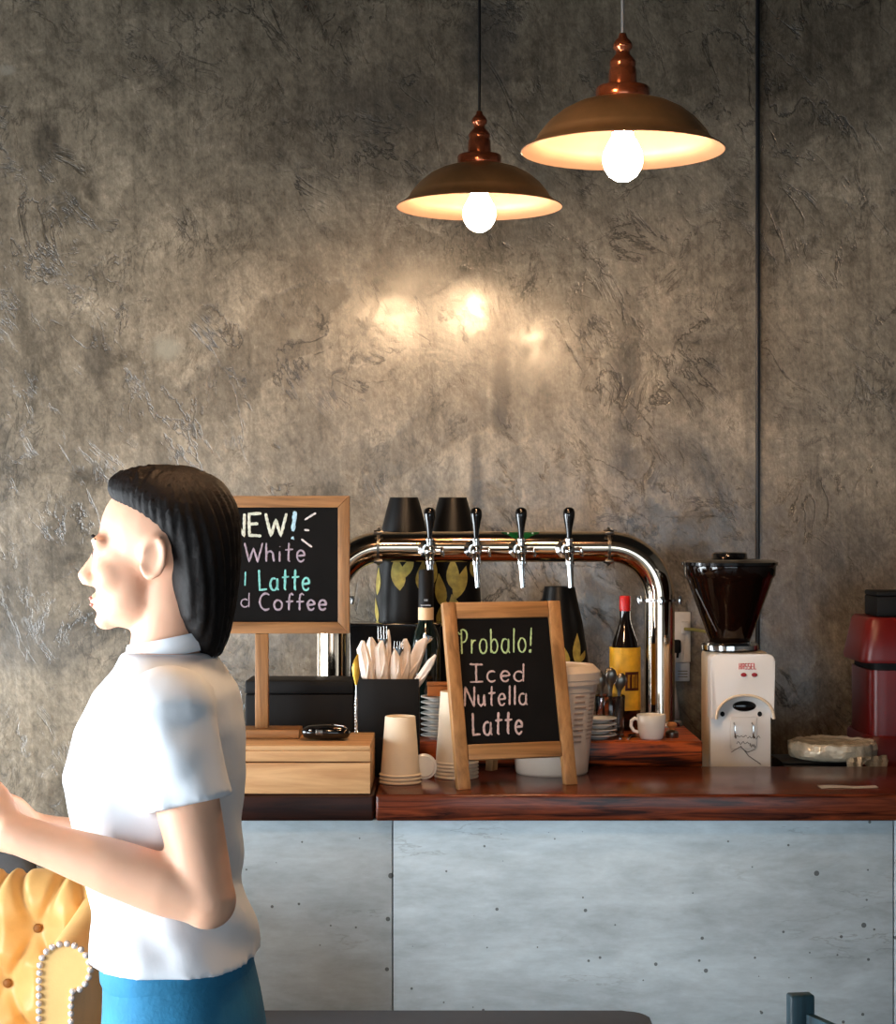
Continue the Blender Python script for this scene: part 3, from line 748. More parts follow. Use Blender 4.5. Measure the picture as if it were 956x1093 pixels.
bm = nb(); box(bm, -hwid + st + .0003, hwid - st - .0003, .0005, TH, BL - .036, BL - .0005, .002); lean_obj('frame_rail', bm, 'oak_x')
bm = nb(); box(bm, -hwid + st + .0003, hwid - st - .0003, .0005, TH, zr0, zr0 + .033, .002); lean_obj('frame_rail', bm, 'oak_x')
bm = nb(); box(bm, -hwid + st + .0003, hwid - st - .0003, .008, .013, zr0 + .033, BL - .036); aboard = lean_obj('board', bm, 'chalkboard')
# rear strut hinged near the top
bm = nb()
p0 = ML @ Vector((.0, TH + .0065, BL * .80)); p1 = Vector((.0, .175, .0145))
tube(bm, [p0, p1], [(.006, .014), (.006, .014)], 4, up=(1, 0, 0)); 
obj('rear_strut', bm, 'oak_z', af, 0)
MA = Matrix.Translation(aloc) @ Matrix.Rotation(ang, 4, 'Z') @ ML
def chalk2(s, m, hw, *a, **k):
    o = strokes(aboard, write(s, *a, **k), m, hw, MA, .0076); o.data.transform(ML); return o
chalk2('Probalo!', 'chalkg', .0019, 489, 568, 698, 26, drop=-2)
chalk2('Iced', 'chalkp', .0021, 501, 560, 728, 19, drop=-1)
chalk2('Nutella', 'chalkp', .0022, 496, 563, 754, 21, drop=-2)
chalk2('Latte', 'chalkp', .0026, 504, 558, 785, 24, drop=-2)

# ------------------------------------------------------------------ paper cups
def cup_stack(px, Y, rb, rt, h, step, n, m, labels, group):
    t0 = None
    for k in range(n):
        z = CT + step * k
        if t0 is None:
            t0 = thing('paper_cup', labels[0], 'cup', (WX(px, Y), Y, z), 0, group)
            bm = nb(); lathe(bm, [(rb - .0015, .003), (rt, h - .001), (rt - .0012, h), (rt - .003, h - .0005), (rt - .004, h - .004), (0, h - .004), (0, h - .0043), (rt - .0002, h - .0044), (rb - .0019, .003)], 40, closed=False); obj('body', bm, m, t0, 60)
            bm = nb(); lathe(bm, [(rb - .0016, 0.0002), (rb, .0005), (rb + .0018, .0022), (rb + .0018, .0042), (rb, .006), (rb - .0016, .006)], 40, closed=True); obj('rim', bm, m, t0, 80)
        else: dup(t0, (WX(px, Y), Y, z), labels[k])
cup_stack(427, 4.0, .0435, .0325, .128, .0078, 3, 'papertan', ['upturned paper cup at the bottom of the short stack before the cutlery box', 'upturned paper cup in the middle of the short stack of three', 'upturned paper cup on top of the short stack before the cutlery box'], 'short stack of upturned paper cups')
cup_stack(487, 4.085, .0470, .0350, .158, .0078, 5, 'papertan', ['upturned tall paper cup lowest in the stack behind the small easel', 'upturned tall paper cup second from the counter behind the small easel', 'upturned tall paper cup third from the counter behind the small easel', 'upturned tall paper cup fourth from the counter behind the small easel', 'upturned tall paper cup topmost in the stack behind the small easel'], 'tall stack of upturned paper cups')
t = thing('cup_lid', 'small white plastic lid leaning on edge between the two cup stacks', 'lid', (WX(452.5, 4.06), 4.058, CT))
bm = nb(); lathe(bm, [(0, 0), (.026, 0), (.028, .002), (.028, .005), (.024, .006), (.022, .009), (0, .009)], 32, m=Matrix.Translation((0, 0, .0275)) @ Matrix.Rotation(math.radians(78), 4, 'X') @ Matrix.Translation((0, 0, -.0045))); obj('disc', bm, 'porcelain', t)

# saucers
def saucers(px, Y, n, labels, group):
    t0 = None
    for k in range(n):
        z = PZ + .0126 * k
        if t0 is None:
            bm = nb(); lathe(bm, [(0, .0), (.034, 0), (.036, .002), (.050, .0065), (.0615, .0085), (.063, .0098), (.0615, .0112), (.049, .0098), (.034, .0052), (.0, .0046)], 40)
            t0 = tag(obj('saucer', bm, 'porcelain', None, 60), labels[0], 'saucer', group); t0.location = (WX(px, Y), Y, z); t0.scale = (.73, .73, 1)
        else: dup(t0, (WX(px, Y), Y, z), labels[k])
nm = ['lowest', 'second', 'third', 'fourth', 'fifth', 'sixth', 'seventh', 'topmost']
saucers(470, 4.303, 8, ['white saucer, %s from the shelf in the stack of eight behind the tall cups' % q if i not in (0, 7) else 'white saucer, %s in the stack of eight behind the tall cups' % q for i, q in enumerate(nm)], 'stack of saucers behind the paper cups')
nm2 = ['lowest', 'second lowest', 'second highest', 'topmost']
saucers(637, 4.31, 4, ['white saucer, %s of the four between white tub and espresso cup' % q for q in nm2], 'stack of saucers beside the white tub')
t = thing('card_box', 'small tan cardboard box on top of the saucers behind the cutlery', 'box', (WX(468, 4.303), 4.303, PZ + .0126 * 7 + .0113))
bm = nb(); box(bm, -.026, .026, -.018, .018, .0003, .024, .002); obj('body', bm, 'kraft', t)
bm = nb(); box(bm, -.027, .027, -.019, .019, .0245, .031, .002); obj('lid', bm, 'kraft', t)

# ------------------------------------------------------------------ tub with lid
UY = 4.165; k = UY / F
t = thing('lidded_tub', 'tall white plastic tub with lid and faint print behind the small chalkboard', 'tub', (WX(588.5, UY), UY, CT))
H = WZ(709, UY) - CT; rb, rt = 38.5 * k, 49.5 * k
bm = nb(); lathe(bm, [(0, 0), (rb - .003, 0), (rb, .003), (rb + (rt - rb) * .78, H * .76), (rb + (rt - rb) * .80 + .0012, H * .765), (rt, H - .035), (0, H - .035)], 56); body = obj('body', bm, 'tub', t, 30)
rl = 51.5 * k
bm = nb(); lathe(bm, [(rt - .004, H - .042), (rl - .002, H - .042), (rl - .001, H - .040), (rl - .001, H - .031), (rl + .001, H - .030), (rl + .001, H - .014), (rl - .001, H - .012), (rl - .012, H - .002), (rl - .014, H), (rl - .022, H), (rl - .024, H - .003), (0, H - .003)], 56); obj('lid', bm, 'tub', t, 25)
bm = nb()
def curved(bm, z0, z1, a0, a1, rr, n=8):
    prev = None
    for i in range(n + 1):
        a = a0 + (a1 - a0) * i / n; row = [bm.verts.new((rr(z) * math.sin(a), -rr(z) * math.cos(a), z)) for z in (z0, z1)]
        if prev: bm.faces.new((prev[0], row[0], row[1], prev[1]))
        prev = row
rr = lambda z: rb + (rt - rb) * z / (H - .02) + .0009
for i in range(9): curved(bm, H * .72 - i * .0125, H * .72 - i * .0125 + .004, math.radians(28), math.radians(46 + random.randint(-3, 3)), rr)
for i in range(12): curved(bm, H * .74 - i * .009, H * .74 - i * .009 + .003, math.radians(54), math.radians(72 - (i % 3) * 2), rr)
curved(bm, H * .42, H * .42 + .0012, math.radians(-80), math.radians(80), rr, 24)
bmesh.ops.solidify(bm, geom=bm.faces[:], thickness=-.0005)
obj('print', bm, 'tubprint', body, 0)

# ------------------------------------------------------------------ espresso cup, spoons, small metal things
t = thing('espresso_cup', 'white porcelain espresso cup on the edge of the wooden shelf below the tower leg', 'cup', (WX(695, 4.30), 4.30, PZ))
bm = nb(); lathe(bm, [(0, .002), (.02, .002), (.022, 0), (.024, 0), (.027, .004), (.0305, .016), (.0325, .035), (.0335, .056), (.0325, .057), (.0313, .056), (.0300, .034), (.027, .014), (.02, .007), (0, .006)], 40); obj('body', bm, 'porcelain', t, 60)
bm = nb(); tube(bm, [(-.031, 0, .045), (-.038, 0, .048), (-.046, 0, .042), (-.047, 0, .030), (-.041, 0, .019), (-.030, 0, .016)], [(.004, .003)] * 6, 10, up=(0, 1, 0)); obj('handle', bm, 'porcelain', t, 60)
t = thing('spoon_glass', 'glass tumbler full of dark steel teaspoons in front of the yellow labelled bottle', 'glass', (WX(651, 4.43), 4.425, PZ))
bm = nb(); lathe(bm, [(0, 0), (.03, 0), (.032, .003), (.0355, .088), (.035, .089), (.0338, .088), (.0305, .008), (0, .006)], 32); obj('tumbler', bm, 'glass', t, 60)
nspoon = 0
for deg, ln, lab in ((-150, .137, 'dark steel teaspoon at the front of the tumbler on the white tub side'), (-90, .150, 'dark steel teaspoon standing frontmost in the middle of the tumbler'), (-30, .136, 'dark steel teaspoon at the front of the tumbler on the tower leg side'),
                     (30, .130, 'dark steel teaspoon at the back of the tumbler on the tower leg side'), (90, .146, 'dark steel teaspoon rearmost in the middle of the tumbler'), (150, .142, 'dark steel teaspoon at the back of the tumbler on the white tub side')):
    bm = nb(); L = ln
    tube(bm, [(0, 0, 0), (0, 0, L * .62), (0, 0, L * .70), (0, -.001, L * .78), (0, -.002, L * .88), (0, -.001, L * .96), (0, 0, L)], [(.0035, .001), (.0022, .001), (.004, .0012), (.0105, .0028), (.0135, .0036), (.0085, .0026), (.001, .0006)], 14, up=(0, 1, 0))
    o = tag(obj('teaspoon', bm, 'steel_d', None, 70), lab, 'spoon', 'teaspoons in the tumbler')
    ca, sa = math.cos(math.radians(deg)), math.sin(math.radians(deg)); o.location = (t.location.x + .014 * ca, t.location.y + .014 * sa, PZ + .0085); o.rotation_euler = (-sa * .12, ca * .12, 0)
for i, (px, y, rz, lab) in enumerate(((673, 4.325, 1.35, 'loose steel teaspoon lying by the espresso cup handle'), (661.5, 4.325, 1.5, 'loose steel teaspoon lying between the saucers and the other loose spoon'))):
    bm = nb(); L = .10
    tube(bm, [(-L / 2, 0, .0022), (.0, 0, .005), (.015, 0, .0035), (.028, 0, .0028), (.042, 0, .0028), (.05, 0, .004)], [(.003, .001), (.002, .001), (.004, .0012), (.011, .0022), (.010, .0022), (.001, .0006)], 12, up=(0, 0, 1))
    o = tag(obj('teaspoon', bm, 'chromeb', None, 70), lab, 'spoon'); o.location = (WX(px, y), y, PZ + .0003); o.rotation_euler = (0, 0, rz)
t = thing('tamper', 'small steel coffee tamper with tan wooden grip lying beside the espresso cup', 'tamper', (WX(717, 4.33), 4.33, PZ))
bm = nb(); lathe(bm, [(0, 0), (.0145, 0), (.0155, .002), (.0155, .012), (.012, .016), (.005, .018), (0, .018)], 24); obj('base', bm, 'steel_d', t)
bm = nb(); lathe(bm, [(0, .0182), (.006, .0182), (.006, .022), (.011, .026), (.012, .031), (.008, .0355), (0, .0365)], 20); obj('grip', bm, 'kraft', t, 60)

# yellow label bottle
BY = 4.50
t = thing('liquor_bottle', 'dark bottle with red cap and yellow label next to the tower leg', 'bottle', (WX(667, BY), BY, PZ))
z = lambda py: WZ(py, BY) - PZ
bm = nb(); lathe(bm, [(0, 0), (.034, 0), (.0368, .004), (.0368, z(704)), (.0355, z(697)), (.029, z(684)), (.018, z(670)), (.0125, z(661)), (.0118, z(650)), (.0118, z(640)), (0, z(640))], 40); body = obj('body', bm, 'glassdark', t, 60)
bm = nb(); lathe(bm, [(.0121, z(652)), (.0132, z(652)), (.0136, z(650)), (.0136, z(637.5)), (.012, z(636)), (0, z(636))], 24); obj('cap', bm, 'redcap', t, 40)
bm = nb(); lathe(bm, [(.0369, z(757)), (.0376, z(757)), (.0376, z(690.5)), (.0369, z(690.5))], 40, closed=True); 
for v in bm.verts:
    pass
lb = obj('label', bm, 'yellowlabel', t, 40)
bm = nb(); rr = lambda q: .0380
curved(bm, z(736), z(716), math.radians(-5), math.radians(52), rr)
bmesh.ops.solidify(bm, geom=bm.faces[:], thickness=-.0004); obj('emblem', bm, 'labeldark', lb, 0)
bm = nb(); rr = lambda q: .0386
for a, b in ((4, 8), (8, 16), (20, 24), (24, 30), (32, 36), (40, 45)): curved(bm, z(733), z(719), math.radians(a), math.radians(a + 3.2), rr, 3)
for a in (5, 22): curved(bm, z(721), z(719), math.radians(a), math.radians(a + 8), rr, 3)
bmesh.ops.solidify(bm, geom=bm.faces[:], thickness=-.0004); obj('lettering', bm, 'yellowlabel', lb, 0)

# stemware at the left on the bench
for px, y, lab in ((297, 4.52, 'clear stemmed glass on the shelf end beside the tower leg'), (262, 4.56, 'clear stemmed glass behind the person, further from the tower leg')):
    t = thing('wine_glass', lab, 'glass', (WX(px, y), y, BZ), 0, 'stemmed glasses by the tower')
    bm = nb(); lathe(bm, [(0, 0), (.034, .0005), (.034, .002), (.006, .008), (.004, .02), (.004, .085), (.01, .095), (.03, .115), (.04, .145), (.04, .175), (.0325, .225), (.0315, .225), (.0388, .175), (.0388, .146), (.029, .117), (.008, .098), (0, .096)], 32); obj('bowl', bm, 'glass', t, 60)

# ------------------------------------------------------------------ socket panel and cables on the wall
PY = 4.99
t = thing('socket_panel', 'narrow white socket panel with switch on the wall behind the tower leg', 'socket', (WX(728, PY), PY, WZ(690, PY)))
hw = 8.5 * PY / F; hh = 37 * PY / F
bm = nb(); box(bm, -hw, hw, -.008, .0095, -hh * .45, hh, .003); obj('plate', bm, 'socket', t)
bm = nb(); box(bm, -hw, hw * .9, -.0085, .0095, -hh, -hh * .46, .003); p = obj('label_plate', bm, 'socketgrey', t)
bm = nb()
for k_ in range(3): box(bm, -hw * .6, hw * .6, -.0095, -.0083, -hh * (.72 + .08 * k_), -hh * (.69 + .08 * k_))
obj('lettering', bm, 'steel_d', p)
bm = nb(); box(bm, -.004, .016, -.02, -.0082, hh * .38, hh * .72, .003); obj('switch', bm, 'socket', t)
t = thing('black_plug', 'small black plug on the socket panel edge', 'plug', (WX(722.5, 4.97), 4.975, WZ(690, 4.975)))
bm = nb(); box(bm, -.012, .010, -.012, .0065, -.018, .018, .005); obj('body', bm, 'black', t)
bm = nb(); tube(bm, [(0, -.004, -.017), (0, -.004, -.03)], [.006, .004], 10); obj('strain_relief', bm, 'black', t)
bm = nb(); pts = [W(720, 697, 4.96), W(717, 712, 4.955), W(716.5, 728, 4.95), W(719, 745, 4.94), W(721.5, 762, 4.93), W(722, 780, 4.92), W(722, 800, 4.91)]
tube(bm, pts, [.005, .009, .010, .010, .009, .007, .006], 10); tag(obj('white_cable', bm, 'cablewhite', None, 60), 'white cable sleeve hanging down beside the tower leg', 'cable')
bm = nb(); pts = [W(731, 671.5, 4.965), W(740, 672, 4.93), W(752, 674, 4.85), W(760, 677, 4.75), W(765, 682, 4.66), W(768, 700, 4.62), W(768, 735, 4.62)]
tube(bm, pts, .0045, 10); tag(obj('power_cord', bm, 'cableyellow', None, 60), 'yellow green power cable running from the socket to the grinder', 'cable')

# ------------------------------------------------------------------ coffee grinder
GY = 4.34; k = GY / F
gr = thing('coffee_grinder', 'white coffee grinder with smoked bean hopper behind the counter', 'grinder', (WX(790, GY), GY, BZ))
def gp(px, py): return (px - 790) * k, WZ(py, GY) - BZ
xl, zt = gp(758, 698); xr, _ = gp(826, 698)
D = .20
# rear housing, rounded top
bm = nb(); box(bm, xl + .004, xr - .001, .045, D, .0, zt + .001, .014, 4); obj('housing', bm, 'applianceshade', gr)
# lower front
_, zs = gp(0, 766)
bm = nb(); box(bm, xl + .002, xr - .004, .018, .0455, .0, zs + .055, .004); low = obj('front_plate', bm, 'appliance', gr)
# head with arched underside
poly = []
r = .016
zsb = zs - .002
poly += [(xl, zsb)]
ax0, ax1 = gp(764.5, 0)[0], gp(824, 0)[0]; _, az = gp(0, 742.5)
poly += [(ax0, zsb)]
n = 24
for i in range(1, n):
    a = PI - PI * i / n; poly.append(((ax0 + ax1) / 2 + (ax1 - ax0) / 2 * math.cos(a), zsb + (az - zsb) * math.sin(a) ** .9))
poly += [(ax1, zsb), (xr, zsb)]
for i in range(7):
    a = PI / 2 * i / 6; poly.append((xr - r + r * math.cos(a), zt - r + r * math.sin(a)))
for i in range(7):
    a = PI / 2 + PI / 2 * i / 6; poly.append((xl + r + r * math.cos(a), zt - r + r * math.sin(a)))
bm = nb(); prism(bm, poly, -.012, .046, .003); head = obj('head', bm, 'appliance', gr, 35)
# raised arch lip
bm = nb(); pts = []
for i in range(n + 1):
    a = PI - PI * i / n; pts.append(((ax0 + ax1) / 2 + ((ax1 - ax0) / 2 + .002) * math.cos(a), -.0125, zsb + (az - zsb + .002) * math.sin(a) ** .9))
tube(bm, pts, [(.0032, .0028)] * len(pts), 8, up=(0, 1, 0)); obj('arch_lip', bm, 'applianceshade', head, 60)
# badge lettering and buttons
bm = nb()
x0, z0 = gp(787.5, 714); x1, z1 = gp(806.5, 707.5)
wch = (x1 - x0) / 6
for i in range(6):
    a = x0 + wch * i; b = a + wch * .80; tt = .0013; zm = (z0 + z1) / 2
    def bar(u0, u1, w0, w1): box(bm, u0, u1, -.0132, -.0118, w0, w1)
    if i in (0, 1, 4, 5): bar(a, a + tt, z0, z1)
    if i in (0, 1): bar(b - tt, b, z0, z1)
    if i in (1, 2, 3, 4): bar(a, b, z1 - tt, z1)
    if i in (2, 3, 4, 5): bar(a, b, z0, z0 + tt)
    if i != 5: bar(a, b, zm - tt / 2, zm + tt / 2)
    if i in (2, 3): bar(a, a + tt, zm, z1); bar(b - tt, b, z0, zm)
obj('lettering', bm, 'redtext', head, 0)
for px in (792.5, 804):
    x, z_ = gp(px, 719.8); bm = nb(); lathe(bm, [(0, 0), (.0045, 0), (.0055, .002), (.004, .004), (0, .0045)], 16, m=Matrix.Translation((x, -.0118, z_)) @ Matrix.Rotation(PI / 2, 4, 'X') @ Matrix.Diagonal((1.25, .85, 1, 1))); obj('button', bm, 'reddot', head)
# chute, holes, fork
x, z_ = gp(795.5, 754.5)
bm = nb(); blob(bm, (x, .018, z_), (.0275, .006, .0125), 24); obj('chute', bm, 'blackgloss', low)
for px in (772, 812):
    x, z_ = gp(px, 763); bm = nb(); blob(bm, (x, .018, z_), (.0055, .003, .006), 14); obj('screw_hole', bm, 'black', low)
x0, z1 = gp(780, 766); x1, z0 = gp(809, 800)
bm = nb(); box(bm, x0, x1, .0145, .0185, z0, z1, .003); obj('drip_plate', bm, 'appliance', low)
for px in (783.5, 803):
    x, za = gp(px, 773); _, zb_ = gp(px, 785)
    bm = nb(); tube(bm, [(x, .0145, za), (x, .006, za + .002), (x + .001, -.004, za - .004), (x + .001, -.006, zb_), (x + .003, -.004, zb_ - .006)], .0018, 8); obj('fork_prong', bm, 'chromeb', low)
pl2 = []
for seed, (xa, xb, yy, amp) in enumerate(((783, 797, 786, 1.2), (797, 811, 787, 2.2), (786, 800, 793, 2.0), (800, 806, 796, 3))):
    pl2.append([(xa + (xb - xa) * i / 10, yy + amp * math.sin(i * 1.9 + seed) * (1 if i % 2 else .5)) for i in range(11)])
pl2 += [[(780, 803), (790, 797), (797, 803), (806, 800)], [(790, 796), (799, 807), (812, 816)]]
o = strokes(low, pl2, 'steel_d', .0009, Matrix.Translation(gr.location), .0138, 'script_mark')
# hopper
hx, _ = gp(785, 0); hy = .095
def hz(py): return WZ(py, GY + hy) - BZ
kk = (GY + hy) / F
bm = nb(); lathe(bm, [(0, zt + .001), (29 * kk, zt + .001), (30 * kk, zt + .003), (30 * kk, hz(690)), (28 * kk, hz(686)), (0, hz(686))], 40, (hx, hy, 0)); obj('collar_base', bm, 'blackgloss', gr)
bm = nb(); lathe(bm, [(24 * kk, hz(692.5)), (30.4 * kk, hz(692.5)), (30.6 * kk, hz(688)), (28.5 * kk, hz(685.5)), (24 * kk, hz(685.5))], 40, (hx, hy, 0), closed=True); obj('collar_ring', bm, 'chromeb', gr)
bm = nb(); lathe(bm, [(21 * kk, hz(685)), (24 * kk, hz(678)), (34 * kk, hz(650)), (46 * kk, hz(617)), (48.5 * kk, hz(614)), (49 * kk, hz(604)), (48 * kk, hz(604)), (47 * kk, hz(614)), (45 * kk, hz(617)), (33 * kk, hz(650)), (23 * kk, hz(678)), (20 * kk, hz(685))], 48, (hx, hy, 0), closed=True); hop = obj('hopper', bm, 'hopper', gr, 60)
bm = nb(); lathe(bm, [(0, hz(684)), (19.5 * kk, hz(684)), (22 * kk, hz(677)), (31.5 * kk, hz(651)), (42 * kk, hz(622)), (30 * kk, hz(619)), (0, hz(617))], 48, (hx, hy, 0))
for v in bm.verts: v.co += Vector((random.uniform(-1, 1), random.uniform(-1, 1), random.uniform(-1, 1))) * .0012
obj('coffee_beans', bm, 'beans', hop, 0)
bm = nb(); lathe(bm, [(0, hz(604.5)), (48 * kk, hz(604.5)), (51 * kk, hz(603)), (51.5 * kk, hz(600)), (46 * kk, hz(597.5)), (20 * kk, hz(596)), (19 * kk, hz(595)), (18.5 * kk, hz(590.5)), (17 * kk, hz(589.5)), (0, hz(589.5))], 48, (hx, hy, 0)); obj('lid', bm, 'blackgloss', gr, 40)
bm = nb(); q0 = gp(744.5, 629); q1 = gp(767, 675)
tube(bm, [(q0[0], hy - .06, q0[1]), (q1[0], hy - .055, q1[1])], [.0022, .0016], 8); obj('lever', bm, 'chromeb', gr)

# ------------------------------------------------------------------ tray, wrapped dish, red machine, paper strip
DY = 4.43
t = thing('black_tray', 'low black tray under the film wrapped dish', 'tray', (WX(866, DY), DY, BZ))
bm = nb(); box(bm, -.080, .085, -.075, .075, 0, .062, .006); obj('body', bm, 'blacksat', t)
bm = nb(); box(bm, -.083, .088, -.078, .078, .0622, .0665, .002); obj('rim', bm, 'blacksat', t)
t = thing('wrapped_dish', 'round dish wrapped in crinkled clear film beside the red machine', 'dish', (WX(888, DY), DY, BZ + .0667))
H = WZ(790, DY) - BZ - .0667
bm = nb(); lathe(bm, [(0, 0), (.085, 0), (.098, .004), (.104, .012), (.106, H * .6), (.103, H - .004), (.095, H), (.09, H - .004), (.05, H - .007), (0, H - .006)], 56)
bmesh.ops.subdivide_edges(bm, edges=bm.edges[:], cuts=1, use_grid_fill=True)
for v in bm.verts:
    a = math.atan2(v.co.y, v.co.x); q = NZ.noise(v.co * 38) + .6 * NZ.noise(v.co * 90); f = 1 + .035 * q
    v.co.x *= f; v.co.y *= f; v.co.z += (.004 * q if v.co.z > .02 else 0)
for v in bm.verts: v.co.z = max(0.0, v.co.z)
obj('film_cover', bm, 'foil', t, 25)
bm = nb(); prev = None
for i in range(22):
    u = i / 21; x = .012 + .105 * u; row = []
    for q in range(5):
        w = q / 4; row.append(bm.verts.new((x + .008 * w * math.sin(u * 9), -.103 + .045 * u * u * 1.2 - .010 * w + .004 * math.sin(u * 30 + w * 4), .014 - w * (.028 + .014 * math.sin(u * 11)))))
    if prev:
        for q in range(4): bm.faces.new((prev[q], prev[q + 1], row[q + 1], row[q]))
    prev = row
bmesh.ops.solidify(bm, geom=bm.faces[:], thickness=-.0012)
obj('film_tail', bm, 'foil', t, 40)
RY = 4.50
t = thing('coffee_machine', 'dark red enamel machine cut off by the picture edge behind the counter', 'machine', (WX(975, RY), RY, BZ))
def rp(px, py): return (px - 975) * RY / F, WZ(py, RY) - BZ
bm = nb()
def slab(pxa, ya, pxb, yb, dy=0.0):
    xa, za = rp(pxa, ya); xb, zb_ = rp(pxb, yb)
    wa, wb = -xa, -xb
    rings = []
    return [(0, .13, zb_, wb, .13 - dy), (0, .13, za, wa, .13 - dy)]
bm = nb(); loft(bm, [(0, .13, rp(0, 708)[1], -rp(921, 0)[0], .13), (0, .13, rp(0, 704)[1], -rp(920, 0)[0], .132), (0, .13, rp(0, 664)[1], -rp(928, 0)[0], .115), (0, .13, rp(0, 660)[1], -rp(931, 0)[0], .11)], 40, 7); obj('top_hood', bm, 'redmachine', t)
bm = nb(); loft(bm, [(0, .13, rp(0, 716)[1], -rp(931, 0)[0], .11), (0, .13, rp(0, 708.2)[1], -rp(931, 0)[0], .11)], 40, 7); obj('recess_band', bm, 'black', t)
bm = nb(); loft(bm, [(0, .13, .045, -rp(929, 0)[0], .12), (0, .13, rp(0, 716.2)[1], -rp(929, 0)[0], .12)], 40, 7); obj('body', bm, 'redmachine', t)
bm = nb(); loft(bm, [(0, .13, 0, -rp(924, 0)[0], .13), (0, .13, rp(0, 790)[1], -rp(924, 0)[0], .13), (0, .13, rp(0, 786)[1], -rp(926, 0)[0], .125)], 40, 7); obj('base', bm, 'redmachine', t)
t = thing('black_canister', 'black square canister on top of the red machine', 'canister', (WX(985, RY), RY + .13, WZ(660, RY) + .0002))
hw = 43 * RY / F
bm = nb(); box(bm, -hw, hw, -.07, .07, 0, .050, .004); obj('body', bm, 'black', t)
bm = nb(); box(bm, -hw, hw, -.07, .07, .0505, .062, .004); obj('lid', bm, 'black', t)
bm = nb(); a = W(873, 838, 3.93); x0, x1 = WX(873, 3.94), WX(936, 3.93)
n = 14; prev = None
for i in range(n + 1):
    u = i / n; x = x0 + (x1 - x0) * u; row = [bm.verts.new((x, y, CT + .0006 + .0009 * (1 + math.sin(u * 7)))) for y in (3.905 + .012 * u, 3.953 - .006 * u)]
    if prev: bm.faces.new((prev[0], row[0], row[1], prev[1]))
    prev = row
bmesh.ops.solidify(bm, geom=bm.faces[:], thickness=-.0006)
tag(obj('paper_strip', bm, 'paper'), 'small white paper strip lying flat on the red counter top', 'paper')

# ------------------------------------------------------------------ seating and table
# mustard button-tufted armchair
AFY = 3.20; kA = AFY / F
ax = WX(60, AFY)
ch = thing('tufted_armchair', 'mustard leather button tufted armchair with pearl nailhead trim on its scroll arm', 'armchair', (ax - .42, 3.5, 0))
OX, OY = ax - .42, 3.5
def apx(px, py): return WX(px, AFY) - OX, WZ(py, AFY)
sl, _ = apx(42, 0); sr, _ = apx(76, 0); scx, scz = apx(69.5, 1034); srr = 27 * kA
def arm_poly():
    p = [(sl, .16)]
    p += [(sl, scz - .02)]
    for i in range(21):
        a = math.radians(185 - 245 * i / 20); p.append((scx + srr * math.cos(a), scz + srr * math.sin(a)))
    p += [(sr + .002, WZ(1058, AFY)), (sr, WZ(1075, AFY)), (sr, .16)]
    return p
ap = arm_poly()
def armbody(mirror):
    bm = nb(); poly = [((-.0 - x if mirror else x), z) for x, z in ap]
    n = 12; rows = []
    for i in range(n + 1):
        y = AFY - OY + (.46) * i / n
        rows.append([bm.verts.new((x, y, z + (.0 if z < .5 else .035 * (i / n) ** 1.5))) for x, z in poly])
    for a, b in zip(rows[:-1], rows[1:]):
        for j in range(len(poly)):
            q = (j + 1) % len(poly); bm.faces.new((a[j], a[q], b[q], b[j]))
    bm.faces.new(rows[0]); bm.faces.new(list(reversed(rows[-1])))
    return bm
arm = obj('arm', armbody(False), 'leather', ch, 50)
bm = nb()
poly = arm_poly()
inset = []
cc = Vector((scx, scz))
path = [Vector(p) for p in poly]
# even spacing along the outline
L = [0]
for a, b in zip(path[:-1], path[1:]): L.append(L[-1] + (b - a).length)
s = 0; stp = 8.15 * kA
while s < L[-1]:
    for i in range(len(path) - 1):
        if L[i] <= s <= L[i + 1]:
            p = path[i].lerp(path[i + 1], (s - L[i]) / (L[i + 1] - L[i]))
            if p.y > .55: blob(bm, (p.x, AFY - OY - .002, p.y), 3.6 * kA, 10)
            break
    s += stp
obj('nailhead_trim', bm, 'stud', arm, 80)
arm2 = obj('arm', armbody(True), 'leather', ch, 50); arm2.location = (-.005, 0, 0)
# tufted back
bm = nb(); nx, nz = 210, 140
bx0, bx1 = -.43, .47; bz0, bz1 = .40, .928
btn = []
for r_ in range(5):
    for c_ in range(9): btn.append((bx0 + .05 + .115 * c_ + (.0575 if r_ % 2 else 0), bz1 - .075 - .105 * r_))
def tuft(x, z):
    d = min(math.hypot((x - bx) / .058, (z - bz) / .055) for bx, bz in btn)
    s_ = 1 - math.exp(-(d * 1.25) ** 2)
    # diagonal pleats
    u = ((x - btn[0][0]) / .115 + (z - btn[0][1]) / .21); v = ((x - btn[0][0]) / .115 - (z - btn[0][1]) / .21)
    e = min(abs(u - round(u)), abs(v - round(v))); pl_ = 1 - .55 * math.exp(-(e / .085) ** 2)
    return .045 * s_ * pl_
rows = []
for j in range(nz + 1):
    row = []
    for i in range(nx + 1):
        x = bx0 + (bx1 - bx0) * i / nx; s_ = j / nz
        if s_ < .8:
            z_ = bz0 + (bz1 - .05 - bz0) * s_ / .8; nrm = (0, -1); y_ = .06
        else:
            a = PI * (s_ - .8) / .2; z_ = bz1 - .05 + .05 * math.sin(a); y_ = .06 + .06 * (1 - math.cos(a)); nrm = (math.sin(a), -math.cos(a))
        h = tuft(x, z_) if (s_ < .93) else .03
        fall = 1.0
        ex = abs(x - (bx0 + bx1) / 2) / ((bx1 - bx0) / 2)
        drop = .05 * max(0, (ex - .80) / .2) ** 2
        row.append(bm.verts.new((x, y_ + nrm[1] * h * fall, z_ + nrm[0] * h * .6 - (drop if s_ > .5 else 0))))
    rows.append(row)
for a, b in zip(rows[:-1], rows[1:]):
    for i in range(nx): bm.faces.new((a[i], a[i + 1], b[i + 1], b[i]))
bk = [[bm.verts.new((bx0 + (bx1 - bx0) * i / nx, .20, z_)) for i in range(nx + 1)] for z_ in (bz0, bz1 - .05)]
